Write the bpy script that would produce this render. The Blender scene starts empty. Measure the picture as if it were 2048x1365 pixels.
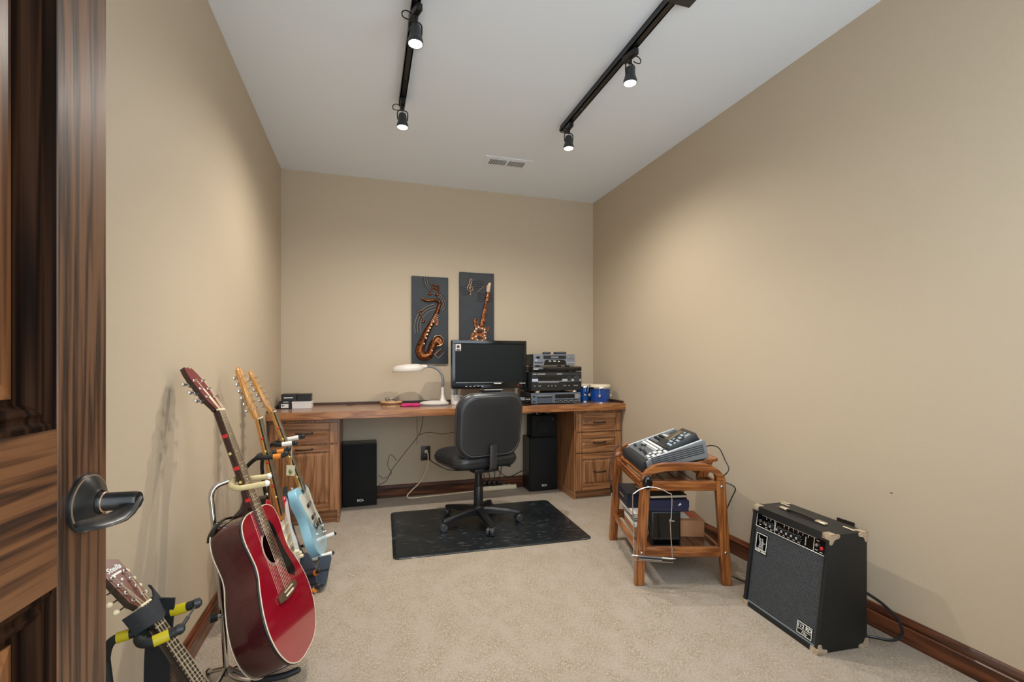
import bpy, bmesh, math, random
from mathutils import Vector, Matrix, Euler
random.seed(7)
SC = bpy.context.scene
COL = SC.collection
R = math.radians
PI = math.pi

# ------------------------------------------------------------------ camera
cam_d = bpy.data.cameras.new('camera')
cam_d.sensor_fit = 'HORIZONTAL'
cam_d.sensor_width = 36.0
cam_d.lens = 36.0 * 938.0 / 2048.0
cam_d.shift_y = 44.5 / 2048.0
cam_d.clip_start = 0.02
cam = bpy.data.objects.new('camera', cam_d)
COL.objects.link(cam)
cam.location = (0, 0, 1.10)
cam.rotation_euler = (R(90), 0, R(-17.29))
SC.camera = cam

HALL = 4.9            # brightness of the hall light entering by the doorway and the added opening
# ------------------------------------------------------------------ world (the hall behind the open doorway) and exposure
w = bpy.data.worlds.new('hall_light')
SC.world = w
w.use_nodes = True
try:
    w.cycles.sampling_method = 'NONE'
except Exception:
    pass
w.node_tree.nodes['Background'].inputs[0].default_value = (0.80, 0.91, 1.0, 1)
w.node_tree.nodes['Background'].inputs[1].default_value = HALL
SC.view_settings.view_transform = 'Standard'
SC.view_settings.look = 'None'
SC.view_settings.exposure = 0.08
SC.view_settings.gamma = 1.0
SC.view_settings.use_curve_mapping = False
try:
    SC.cycles.use_denoising = True
    SC.cycles.use_adaptive_sampling = False
    SC.cycles.use_light_tree = True
    SC.cycles.max_bounces = 8
    SC.cycles.diffuse_bounces = 6
    SC.cycles.glossy_bounces = 4
    SC.cycles.sample_clamp_indirect = 6.0
    SC.cycles.caustics_reflective = False
    SC.cycles.caustics_refractive = False
except Exception:
    pass
SPOT_DEG = 102.0
SPOT_W = 63.0          # watts of each track head
SPOT_COL = (1.0, 0.945, 0.87)

# ------------------------------------------------------------------ helpers
def lin(c):
    o = []
    for v in c[:3]:
        v = v / 255.0
        o.append(v / 12.92 if v <= 0.04045 else ((v + 0.055) / 1.055) ** 2.4)
    return (o[0], o[1], o[2], 1.0)

def nd(nt, t, **kw):
    n = nt.nodes.new(t)
    for k, v in kw.items():
        setattr(n, k, v)
    return n

def mt(name, rgb, rough=0.5, metal=0.0, coat=0.0, bump=None, var=None, spec=0.5, emit=None, trans=0.0, scratch=None):
    m = bpy.data.materials.new(name)
    m.use_nodes = True
    nt = m.node_tree
    b = nt.nodes['Principled BSDF']
    b.inputs['Base Color'].default_value = lin(rgb)
    b.inputs['Roughness'].default_value = rough
    b.inputs['Metallic'].default_value = metal
    b.inputs['Coat Weight'].default_value = coat
    b.inputs['Coat Roughness'].default_value = 0.06
    b.inputs['Specular IOR Level'].default_value = spec
    b.inputs['Transmission Weight'].default_value = trans
    if emit:
        b.inputs['Emission Color'].default_value = lin(emit[0])
        b.inputs['Emission Strength'].default_value = emit[1]
    tc = nd(nt, 'ShaderNodeTexCoord')
    if var:                                   # (scale, other colour)
        n = nd(nt, 'ShaderNodeTexNoise')
        n.inputs['Scale'].default_value = var[0]
        n.inputs['Detail'].default_value = 5
        n.inputs['Roughness'].default_value = 0.65
        nt.links.new(tc.outputs['Object'], n.inputs['Vector'])
        mx = nd(nt, 'ShaderNodeMix', data_type='RGBA')
        mr = nd(nt, 'ShaderNodeMapRange')
        mr.inputs[1].default_value = var[2] if len(var) > 2 else 0.35
        mr.inputs[2].default_value = var[3] if len(var) > 3 else 0.65
        nt.links.new(n.outputs['Fac'], mr.inputs[0])
        nt.links.new(mr.outputs[0], mx.inputs[0])
        mx.inputs[6].default_value = lin(rgb)
        mx.inputs[7].default_value = lin(var[1])
        nt.links.new(mx.outputs[2], b.inputs['Base Color'])
    if bump:                                  # (scale, strength)
        n = nd(nt, 'ShaderNodeTexNoise')
        n.inputs['Scale'].default_value = bump[0]
        n.inputs['Detail'].default_value = 3
        nt.links.new(tc.outputs['Object'], n.inputs['Vector'])
        bp = nd(nt, 'ShaderNodeBump')
        bp.inputs['Strength'].default_value = bump[1]
        bp.inputs['Distance'].default_value = 0.002
        nt.links.new(n.outputs['Fac'], bp.inputs['Height'])
        nt.links.new(bp.outputs[0], b.inputs['Normal'])
    return m

def wood(name, axis, cols, freq=16.0, rough=0.35, coat=0.15, along=1.1, distort=5.0, fine=1.0, pos=(0.25, 0.5, 0.75), spec=0.5, pore=14.0):
    """oak-like procedural wood, grain running along the given object axis (0, 1 or 2)"""
    m = bpy.data.materials.new(name)
    m.use_nodes = True
    nt = m.node_tree
    b = nt.nodes['Principled BSDF']
    b.inputs['Roughness'].default_value = rough
    b.inputs['Coat Weight'].default_value = coat
    b.inputs['Specular IOR Level'].default_value = spec
    b.inputs['Coat Roughness'].default_value = 0.15
    tc = nd(nt, 'ShaderNodeTexCoord')
    mp = nd(nt, 'ShaderNodeMapping')
    s = [freq] * 3
    s[axis] = along
    mp.inputs['Scale'].default_value = s
    mp.inputs['Location'].default_value = (0.37, 0.81, 0.13)
    nt.links.new(tc.outputs['Object'], mp.inputs['Vector'])
    n1 = nd(nt, 'ShaderNodeTexNoise')
    n1.inputs['Scale'].default_value = 0.55
    n1.inputs['Detail'].default_value = 2
    nt.links.new(mp.outputs[0], n1.inputs['Vector'])
    mul = nd(nt, 'ShaderNodeMath', operation='MULTIPLY')
    mul.inputs[1].default_value = distort * 3
    nt.links.new(n1.outputs['Fac'], mul.inputs[0])
    sn = nd(nt, 'ShaderNodeMath', operation='SINE')
    mul2 = nd(nt, 'ShaderNodeMath', operation='MULTIPLY')
    mul2.inputs[1].default_value = 3.0
    nt.links.new(mul.outputs[0], mul2.inputs[0])
    nt.links.new(mul2.outputs[0], sn.inputs[0])
    mr = nd(nt, 'ShaderNodeMapRange')
    mr.inputs[1].default_value = -1
    mr.inputs[2].default_value = 1
    nt.links.new(sn.outputs[0], mr.inputs[0])
    # fine pores
    mp2 = nd(nt, 'ShaderNodeMapping')
    s2 = [freq * pore] * 3
    s2[axis] = along * 4
    mp2.inputs['Scale'].default_value = s2
    nt.links.new(tc.outputs['Object'], mp2.inputs['Vector'])
    n2 = nd(nt, 'ShaderNodeTexNoise')
    n2.inputs['Scale'].default_value = 1.0
    n2.inputs['Detail'].default_value = 3
    nt.links.new(mp2.outputs[0], n2.inputs['Vector'])
    # slow tone drift
    n3 = nd(nt, 'ShaderNodeTexNoise')
    n3.inputs['Scale'].default_value = 0.25
    n3.inputs['Detail'].default_value = 4
    nt.links.new(mp.outputs[0], n3.inputs['Vector'])
    a1 = nd(nt, 'ShaderNodeMath', operation='MULTIPLY_ADD')
    a1.inputs[1].default_value = 0.42
    nt.links.new(mr.outputs[0], a1.inputs[0])
    m3 = nd(nt, 'ShaderNodeMath', operation='MULTIPLY')
    m3.inputs[1].default_value = 0.28
    nt.links.new(n3.outputs['Fac'], m3.inputs[0])
    nt.links.new(m3.outputs[0], a1.inputs[2])
    a2 = nd(nt, 'ShaderNodeMath', operation='MULTIPLY_ADD')
    a2.inputs[1].default_value = 0.36 * fine
    nt.links.new(n2.outputs['Fac'], a2.inputs[0])
    nt.links.new(a1.outputs[0], a2.inputs[2])
    cr = nd(nt, 'ShaderNodeValToRGB')
    e = cr.color_ramp.elements
    e[0].position = pos[0]
    e[0].color = lin(cols[0])
    e[1].position = pos[2]
    e[1].color = lin(cols[2])
    x = cr.color_ramp.elements.new(pos[1])
    x.color = lin(cols[1])
    nt.links.new(a2.outputs[0], cr.inputs[0])
    nt.links.new(cr.outputs[0], b.inputs['Base Color'])
    bp = nd(nt, 'ShaderNodeBump')
    bp.inputs['Strength'].default_value = 0.18
    bp.inputs['Distance'].default_value = 0.001
    nt.links.new(a2.outputs[0], bp.inputs['Height'])
    nt.links.new(bp.outputs[0], b.inputs['Normal'])
    return m

class MB:
    """collects shapes into one mesh"""
    def __init__(s):
        s.v = []
        s.f = []
    def add(s, vs, fs, mx=None):
        o = len(s.v)
        for p in vs:
            p = Vector(p)
            s.v.append(mx @ p if mx is not None else p)
        for f in fs:
            s.f.append([i + o for i in f])
        return s
    def bm(s, bm, mx=None):
        bm.verts.ensure_lookup_table()
        bm.verts.index_update()
        s.add([v.co.copy() for v in bm.verts], [[v.index for v in f.verts] for f in bm.faces], mx)
        bm.free()
        return s
    def box(s, x0, x1, y0, y1, z0, z1, bev=0.0, seg=2, mx=None):
        if bev <= 0:
            vs = [(x, y, z) for x in (x0, x1) for y in (y0, y1) for z in (z0, z1)]
            fs = [(0, 1, 3, 2), (4, 6, 7, 5), (0, 4, 5, 1), (2, 3, 7, 6), (0, 2, 6, 4), (1, 5, 7, 3)]
            return s.add(vs, fs, mx)
        b = bmesh.new()
        bmesh.ops.create_cube(b, size=1.0)
        for v in b.verts:
            v.co = Vector((x0 + (v.co.x + .5) * (x1 - x0), y0 + (v.co.y + .5) * (y1 - y0), z0 + (v.co.z + .5) * (z1 - z0)))
        bmesh.ops.bevel(b, geom=list(b.edges), offset=bev, segments=seg, profile=0.5, affect='EDGES')
        return s.bm(b, mx)
    def cyl(s, p0, p1, r0, r1=None, n=16, caps=True, mx=None):
        if r1 is None:
            r1 = r0
        return s.tube([p0, p1], [r0, r1], n, False, caps, mx)
    def tube(s, pts, r, n=8, closed=False, caps=True, mx=None, flat=1.0, up=None):
        pts = [Vector(p) for p in pts]
        k = len(pts)
        rs = r if isinstance(r, (list, tuple)) else [r] * k
        tg = []
        for i in range(k):
            if closed:
                t = pts[(i + 1) % k] - pts[i - 1]
            else:
                t = pts[min(i + 1, k - 1)] - pts[max(i - 1, 0)]
            tg.append(t.normalized() if t.length > 1e-9 else Vector((0, 0, 1)))
        ref = Vector(up) if up else (Vector((0, 0, 1)) if abs(tg[0].z) < 0.9 else Vector((1, 0, 0)))
        nv = (ref - tg[0] * ref.dot(tg[0])).normalized()
        vs, fs = [], []
        for i in range(k):
            if i:
                nv = nv - tg[i] * nv.dot(tg[i])
                nv = nv.normalized() if nv.length > 1e-9 else tg[i].orthogonal().normalized()
            bv = tg[i].cross(nv)
            for j in range(n):
                a = 2 * PI * j / n
                vs.append(pts[i] + (nv * math.cos(a) * flat + bv * math.sin(a)) * rs[i])
        for i in range(k if closed else k - 1):
            i2 = (i + 1) % k
            for j in range(n):
                j2 = (j + 1) % n
                fs.append((i * n + j, i * n + j2, i2 * n + j2, i2 * n + j))
        if caps and not closed:
            fs.append(tuple(reversed(range(n))))
            fs.append(tuple((k - 1) * n + j for j in range(n)))
        return s.add(vs, fs, mx)
    def lathe(s, prof, n=24, mx=None, sx=1.0, sy=1.0):
        vs, fs = [], []
        k = len(prof)
        for (r, z) in prof:
            for j in range(n):
                a = 2 * PI * j / n
                vs.append((r * math.cos(a) * sx, r * math.sin(a) * sy, z))
        for i in range(k - 1):
            for j in range(n):
                j2 = (j + 1) % n
                fs.append((i * n + j, i * n + j2, (i + 1) * n + j2, (i + 1) * n + j))
        if prof[0][0] > 1e-6:
            fs.append(tuple(reversed(range(n))))
        if prof[-1][0] > 1e-6:
            fs.append(tuple((k - 1) * n + j for j in range(n)))
        return s.add(vs, fs, mx)
    def prism(s, poly, d0, d1, plane='xz', mx=None, bev=0.0, seg=2):
        """poly in a plane, extruded d0..d1 along the remaining axis"""
        def P(a, b, d):
            return {'xz': (a, d, b), 'xy': (a, b, d), 'yz': (d, a, b)}[plane]
        n = len(poly)
        if bev <= 0:
            vs = [P(a, b, d0) for a, b in poly] + [P(a, b, d1) for a, b in poly]
            fs = [tuple(range(n)), tuple(range(2 * n - 1, n - 1, -1))]
            fs += [(i, i + n, (i + 1) % n + n, (i + 1) % n) for i in range(n)]
            return s.add(vs, fs, mx)
        b = bmesh.new()
        v0 = [b.verts.new(P(x, y, d0)) for x, y in poly]
        v1 = [b.verts.new(P(x, y, d1)) for x, y in poly]
        b.faces.new(v0)
        b.faces.new(list(reversed(v1)))
        for i in range(n):
            b.faces.new((v0[i], v1[i], v1[(i + 1) % n], v0[(i + 1) % n]))
        b.edges.ensure_lookup_table()
        es = [e for e in b.edges if (e.verts[0] in v0) == (e.verts[1] in v0)]
        bmesh.ops.bevel(b, geom=es, offset=bev, segments=seg, profile=0.5, affect='EDGES', clamp_overlap=True)
        return s.bm(b, mx)
    def ball(s, c, r, n=12, m=8, mx=None):
        rx, ry, rz = r if isinstance(r, (list, tuple)) else (r, r, r)
        prof = []
        vs, fs = [], []
        for i in range(m + 1):
            t = PI * i / m
            for j in range(n):
                a = 2 * PI * j / n
                vs.append((c[0] + rx * math.sin(t) * math.cos(a), c[1] + ry * math.sin(t) * math.sin(a), c[2] - rz * math.cos(t)))
        for i in range(m):
            for j in range(n):
                j2 = (j + 1) % n
                fs.append((i * n + j, i * n + j2, (i + 1) * n + j2, (i + 1) * n + j))
        return s.add(vs, fs, mx)
    def rings(s, rs, cap0=True, cap1=True, mx=None):
        """loft through closed rings of equal vertex count"""
        n = len(rs[0])
        vs = [p for r in rs for p in r]
        fs = []
        for i in range(len(rs) - 1):
            for j in range(n):
                j2 = (j + 1) % n
                fs.append((i * n + j, i * n + j2, (i + 1) * n + j2, (i + 1) * n + j))
        if cap0:
            fs.append(tuple(reversed(range(n))))
        if cap1:
            o = (len(rs) - 1) * n
            fs.append(tuple(o + j for j in range(n)))
        return s.add(vs, fs, mx)
    def ribbon(s, pts, width, thick, mx=None):
        """flat strip: pts are (point, width direction)"""
        rs = []
        k = len(pts)
        for i, (p, wd) in enumerate(pts):
            p = Vector(p)
            wd = Vector(wd).normalized()
            t = Vector(pts[min(i + 1, k - 1)][0]) - Vector(pts[max(i - 1, 0)][0])
            nrm = t.cross(wd).normalized() * thick * .5
            h = wd * width * .5
            rs.append([p - h - nrm, p + h - nrm, p + h + nrm, p - h + nrm])
        return s.rings(rs, True, True, mx)
    def mesh(s, name, angle=35):
        me = bpy.data.meshes.new(name)
        me.from_pydata([tuple(p) for p in s.v], [], s.f)
        b = bmesh.new()
        b.from_mesh(me)
        bmesh.ops.remove_doubles(b, verts=b.verts, dist=1e-6)
        bmesh.ops.recalc_face_normals(b, faces=b.faces)
        b.to_mesh(me)
        b.free()
        me.shade_smooth()
        me.set_sharp_from_angle(angle=R(angle))
        return me
    def build(s, name, mat, parent=None, loc=None, rot=None, label=None, angle=35):
        me = s.mesh(name, angle)
        me.materials.append(mat)
        return inst(name, me, parent, loc, rot, label)

def inst(name, me, parent=None, loc=None, rot=None, label=None):
    o = bpy.data.objects.new(name, me)
    COL.objects.link(o)
    if parent is not None:
        o.parent = parent
    if loc is not None:
        o.location = loc
    if rot is not None:
        o.rotation_euler = rot
    if label:
        o['label'] = label
    return o

def tag(o, label, cat, group=None):
    o['label'] = label
    o['category'] = cat
    if group:
        o['group'] = group
    return o

def thing(name, label, cat, loc=(0, 0, 0), rotz=0.0, group=None, mx=None):
    o = bpy.data.objects.new(name, None)
    o.empty_display_size = 0.05
    COL.objects.link(o)
    if mx is not None:
        o.matrix_world = mx
    else:
        o.location = loc
        o.rotation_euler = (0, 0, rotz)
    return tag(o, label, cat, group)

def struct(o, label=None, cat=None):
    o['kind'] = 'structure'
    if label:
        o['label'] = label
    if cat:
        o['category'] = cat
    return o

def copy_tree(o, parent=None):
    c = o.copy()
    COL.objects.link(c)
    if parent is not None:
        c.parent = parent
    for ch in list(o.children):
        copy_tree(ch, c)
    return c

def crom(pts, n=8, closed=False):
    """Catmull-Rom through points"""
    P = [Vector(p) for p in pts]
    k = len(P)
    out = []
    rng = range(k) if closed else range(k - 1)
    for i in rng:
        p0 = P[i - 1] if (closed or i > 0) else P[i] * 2 - P[i + 1]
        p1 = P[i]
        p2 = P[(i + 1) % k]
        p3 = P[(i + 2) % k] if (closed or i + 2 < k) else P[i + 1] * 2 - P[i]
        for j in range(n):
            t = j / n
            out.append(0.5 * ((2 * p1) + (p2 - p0) * t + (2 * p0 - 5 * p1 + 4 * p2 - p3) * t * t + (3 * p1 - p0 - 3 * p2 + p3) * t ** 3))
    if not closed:
        out.append(P[-1])
    return out

def crom2(pts, n=6, closed=True):
    return [(p.x, p.y) for p in crom([(a, b, 0) for a, b in pts], n, closed)]

def rrect(hw, hh, r, n=6):
    """rounded rectangle outline"""
    r = min(r, hw - 1e-4, hh - 1e-4)
    out = []
    for cx, cy, a0 in ((hw - r, hh - r, 0), (-hw + r, hh - r, 90), (-hw + r, -hh + r, 180), (hw - r, -hh + r, 270)):
        for j in range(n + 1):
            a = R(a0 + 90.0 * j / n)
            out.append((cx + r * math.cos(a), cy + r * math.sin(a)))
    return out

def text_mesh(s, size, depth=0.0006, align='CENTER', shear=0.0, bold=0.0):
    cu = bpy.data.curves.new('lettering', 'FONT')
    cu.body = s
    cu.size = size
    cu.align_x = align
    cu.align_y = 'CENTER'
    cu.extrude = depth
    cu.shear = shear
    cu.offset = bold
    cu.resolution_u = 3
    t = bpy.data.objects.new('lettering', cu)
    COL.objects.link(t)
    dg = bpy.context.evaluated_depsgraph_get()
    me = bpy.data.meshes.new_from_object(t.evaluated_get(dg))
    bpy.data.objects.remove(t)
    return me

def lettering(s, size, mat, parent, loc, rot=(R(90), 0, 0), depth=0.0006, shear=0.0, bold=0.0, name='lettering', label=None):
    me = text_mesh(s, size, depth, 'CENTER', shear, bold)
    me.materials.clear()
    me.materials.append(mat)
    return inst(name, me, parent, loc, rot, label)

def arc(c, r, a0, a1, n=10, plane='xz'):
    o = []
    for i in range(n + 1):
        a = R(a0 + (a1 - a0) * i / n)
        u, v = r * math.cos(a), r * math.sin(a)
        o.append({'xz': (c[0] + u, c[1], c[2] + v), 'xy': (c[0] + u, c[1] + v, c[2]), 'yz': (c[0], c[1] + u, c[2] + v)}[plane])
    return o

# ------------------------------------------------------------------ materials
M = {}
M['wall'] = mt('wall_paint_tan', (194, 178, 154), 0.62, bump=(260, 0.25), spec=0.35)
M['ceiling'] = mt('ceiling_paint_grey_white', (238, 246, 255), 0.75, bump=(180, 0.12), spec=0.2)
M['black_metal'] = mt('black_powder_coat', (18, 18, 19), 0.35, 0.0)
M['black_plastic'] = mt('black_plastic', (17, 18, 19), 0.38)
M['black_gloss'] = mt('black_gloss_plastic', (8, 8, 9), 0.10)
M['charcoal'] = mt('charcoal_plastic', (45, 47, 50), 0.42)
M['grey_plastic'] = mt('grey_plastic', (112, 116, 122), 0.45)
M['silver_plastic'] = mt('silver_plastic', (176, 180, 184), 0.35, 0.3)
M['mid_silver'] = mt('dull_silver_panel', (122, 126, 134), 0.4, 0.3)
M['chrome'] = mt('chrome', (214, 214, 212), 0.14, 1.0)
M['steel'] = mt('dull_steel', (188, 186, 182), 0.3, 1.0)
M['brass'] = mt('aged_nickel', (226, 212, 190), 0.34, 0.6, var=(60, (190, 168, 138)))
M['white_plastic'] = mt('white_plastic', (236, 232, 226), 0.4)
M['cream_rubber'] = mt('cream_rubber', (214, 197, 150), 0.6, var=(40, (196, 176, 124)))
M['cream'] = mt('cream_plastic', (232, 218, 186), 0.4)
M['white_paint'] = mt('white_lettering', (232, 232, 228), 0.5)
M['gold_paint'] = mt('gold_lettering', (206, 186, 128), 0.4)
M['red_dot'] = mt('red_marker', (206, 36, 40), 0.5)
M['orange_band'] = mt('orange_rubber', (222, 132, 32), 0.5)
M['yellow_band'] = mt('yellow_rubber', (196, 178, 22), 0.5)
M['rubber'] = mt('black_foam_rubber', (26, 30, 32), 0.6, bump=(300, 0.2))
M['webbing'] = mt('black_webbing', (30, 33, 38), 0.7, bump=(420, 0.8))
M['slate_strap'] = mt('slate_padded_strap', (52, 62, 74), 0.55, bump=(90, 0.3))
M['leather'] = mt('black_vinyl', (38, 40, 43), 0.36, bump=(160, 0.12), spec=0.6)
M['black_cloth'] = mt('black_grille_fabric', (9, 9, 10), 0.8, bump=(900, 0.3))

OAKL = ((112, 72, 44), (144, 98, 62), (164, 116, 77))
for k, ax in (('x', 0), ('y', 1), ('z', 2)):
    M['oak_' + k] = wood('oak_stained_' + k, ax, OAKL, freq=38, rough=0.36, coat=0.15, along=2.2, distort=3.5)
    M['trim_' + k] = wood('trim_stained_' + k, ax, ((46, 23, 12), (84, 45, 25), (110, 62, 36)), freq=34, rough=0.32, coat=0.2, along=2.0, distort=3.5)
    M['cart_' + k] = wood('cart_wood_' + k, ax, ((104, 57, 25), (138, 80, 38), (162, 102, 52)), freq=70, rough=0.24, coat=0.3, along=5.0, distort=2.6)
M['door_z'] = wood('door_walnut_vertical', 2, ((42, 27, 19), (80, 52, 34), (104, 71, 48)), freq=64, rough=0.42, coat=0.15, along=2.2, distort=3.2, fine=1.6, pos=(0.40, 0.58, 0.80), pore=5.0)
M['door_x'] = wood('door_walnut_horizontal', 0, ((48, 29, 18), (90, 56, 33), (116, 76, 46)), freq=64, rough=0.42, coat=0.15, along=2.2, distort=3.2, fine=1.6, pos=(0.40, 0.58, 0.80), pore=5.0)
M['door_panel'] = wood('door_panel_wood', 2, ((54, 32, 18), (112, 68, 36), (142, 92, 52)), freq=34, rough=0.36, coat=0.2, along=1.4, distort=3)
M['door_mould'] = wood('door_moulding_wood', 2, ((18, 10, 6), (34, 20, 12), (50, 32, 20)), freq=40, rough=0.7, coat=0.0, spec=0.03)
M['edge_x'] = wood('desk_edge_oak', 0, ((120, 72, 37), (148, 94, 52), (168, 113, 66)), freq=50, rough=0.35, coat=0.15, along=5.0, distort=3.0)
M['laminate'] = mt('desk_laminate_brown', (158, 122, 102), 0.28, var=(30, (144, 110, 92)), coat=0.15)
M['lip'] = mt('dark_stained_lip', (58, 36, 26), 0.5, var=(80, (84, 54, 40)))
M['shelf_dark'] = wood('shelf_dark_wood', 1, ((44, 22, 12), (78, 42, 24), (104, 62, 38)), freq=20, rough=0.25, coat=0.4)
M['cardboard'] = mt('cardboard', (178, 128, 88), 0.8, var=(30, (168, 118, 80)))

# ------------------------------------------------------------------ carpet
def carpet_mat():
    m = bpy.data.materials.new('carpet_beige_loop')
    m.use_nodes = True
    nt = m.node_tree
    L = nt.links.new
    b = nt.nodes['Principled BSDF']
    b.inputs['Roughness'].default_value = 0.95
    b.inputs['Specular IOR Level'].default_value = 0.1
    b.inputs['Sheen Weight'].default_value = 0.2
    tc = nd(nt, 'ShaderNodeTexCoord')
    def noise(scale, vec_scale, detail, rough=.6, rot=0.0):
        mp = nd(nt, 'ShaderNodeMapping')
        mp.inputs['Scale'].default_value = vec_scale
        mp.inputs['Rotation'].default_value = (0, 0, R(rot))
        L(tc.outputs['Object'], mp.inputs['Vector'])
        n = nd(nt, 'ShaderNodeTexNoise')
        n.inputs['Scale'].default_value = scale
        n.inputs['Detail'].default_value = detail
        n.inputs['Roughness'].default_value = rough
        L(mp.outputs[0], n.inputs['Vector'])
        return n.outputs['Fac']
    def rng(v, a, c, lo=0.0, hi=1.0):
        mr = nd(nt, 'ShaderNodeMapRange')
        for k, q in enumerate((a, c, lo, hi)):
            mr.inputs[k + 1].default_value = q
        L(v, mr.inputs[0])
        return mr.outputs[0]
    def mul(a, c, op='MULTIPLY'):
        mm = nd(nt, 'ShaderNodeMath', operation=op)
        L(a, mm.inputs[0])
        if isinstance(c, float):
            mm.inputs[1].default_value = c
        else:
            L(c, mm.inputs[1])
        return mm.outputs[0]
    def mix(f, a, c):
        mx = nd(nt, 'ShaderNodeMix', data_type='RGBA')
        L(f, mx.inputs[0])
        for k, q in ((6, a), (7, c)):
            if isinstance(q, tuple):
                mx.inputs[k].default_value = lin(q)
            else:
                L(q, mx.inputs[k])
        return mx.outputs[2]
    patch = rng(noise(1.0, (10.5, 7.5, 1), 6, .72), .40, .60)          # cut pile against loop areas
    drift = rng(noise(1.0, (2.2, 2.2, 1), 2), .35, .65)
    grain = noise(1.0, (420, 420, 420), 3, .85)
    # short loop dashes, in two directions, on a loose grid
    dash_y = rng(noise(1.0, (340, 85, 1), 2, .5, 6), .545, .63)
    dash_x = rng(noise(1.0, (95, 360, 1), 2, .5, -5), .565, .65)
    gaps = rng(noise(1.0, (150, 110, 1), 2, .6, 20), .36, .28)
    loops = mix(rng(grain, .30, .70), (112, 97, 78), (182, 166, 142))
    pile = mix(rng(grain, .28, .72), (130, 115, 99), (202, 187, 171))
    base = mix(patch, loops, pile)
    dashes = mul(mul(dash_y, dash_x, 'MAXIMUM'), rng(patch, 0.0, 1.0, 1.0, .42))
    c = mix(mul(dashes, .8), base, (216, 204, 183))
    c = mix(mul(gaps, .55), c, (104, 86, 64))
    c = mix(mul(drift, .12), c, (142, 120, 94))
    L(c, b.inputs['Base Color'])
    hgt = mul(mul(dashes, .6), grain, 'ADD')
    bp = nd(nt, 'ShaderNodeBump')
    bp.inputs['Strength'].default_value = 0.6
    bp.inputs['Distance'].default_value = 0.005
    L(hgt, bp.inputs['Height'])
    L(bp.outputs[0], b.inputs['Normal'])
    return m
M['carpet'] = carpet_mat()

# ------------------------------------------------------------------ room shell
XL, XR, YB, YF, ZC = -0.625, 2.032, 3.973, 0.06, 2.60
struct(MB().box(XL - .1, XR + .1, -1.2, YB + .1, -.06, 0).build('floor', M['carpet']), 'beige patterned loop carpet covering the whole floor', 'floor')
struct(MB().box(XL - .1, XR + .1, -.06, YB + .1, ZC, ZC + .08).build('ceiling', M['ceiling']), 'plain light grey painted ceiling', 'ceiling')
struct(MB().box(XL - .1, XL, -.06, YB + .1, 0, ZC).build('wall_left', M['wall']), 'tan painted wall behind the guitars', 'wall')
struct(MB().box(XR, XR + .1, -.06, YB + .1, 0, ZC).build('wall_right', M['wall']), 'tan painted wall behind the black amplifier', 'wall')
struct(MB().box(XL, XR, YB, YB + .1, 0, ZC).build('wall_back', M['wall']), 'tan painted wall above the built-in desk', 'wall')
wf = MB().box(XL, -.44, -.06, YF, 0, ZC).box(.38, .62, -.06, YF, 0, ZC).box(1.86, XR, -.06, YF, 0, ZC).box(.62, 1.86, -.06, YF, 0, .85).box(.62, 1.86, -.06, YF, 2.25, ZC).box(-.44, .38, -.06, YF, 2.06, ZC)  # wide opening right of the doorway is added to let in more fill light
struct(wf.build('wall_front', M['wall']), 'tan entrance wall around the doorway', 'wall')
# baseboards
BP = [(0, 0), (.015, 0), (.015, .064), (.011, .069), (.016, .074), (.016, .080), (.010, .092), (.005, .099), (0, .100)]
struct(MB().prism([(XL + a, b) for a, b in BP], YF, 3.45, 'xz').build('baseboard_left', M['trim_y'], angle=25), 'brown oak baseboard along the guitar wall', 'baseboard')
struct(MB().prism([(XR - a, b) for a, b in BP], YF, 3.46, 'xz').build('baseboard_right', M['trim_y'], angle=25), 'brown oak baseboard behind the amplifier', 'baseboard')
struct(MB().prism([(YB - a, b) for a, b in BP], -.17, 1.60, 'yz').build('baseboard_back', M['trim_x'], angle=25), 'brown oak baseboard under the desk', 'baseboard')
struct(MB().box(-.53, -.44, YF, YF + .016, 0, 2.15).box(.38, .47, YF, YF + .016, 0, 2.15).box(-.53, .47, YF, YF + .016, 2.06, 2.15).build('trim_1', M['trim_z']), 'brown oak door casing', 'trim')

wn = MB()  # casing round the unseen opening added for fill light
for a_, b_, c_, d_ in ((.55, .62, .78, 2.32), (1.86, 1.93, .78, 2.32), (.62, 1.86, .78, .85), (.62, 1.86, 2.25, 2.32)):
    wn.box(a_, b_, YF, YF + .016, c_, d_)
struct(wn.build('fill_opening_casing', M['trim_z']), 'brown oak casing of an opening added behind the viewer to let in fill light', 'added opening')

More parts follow.
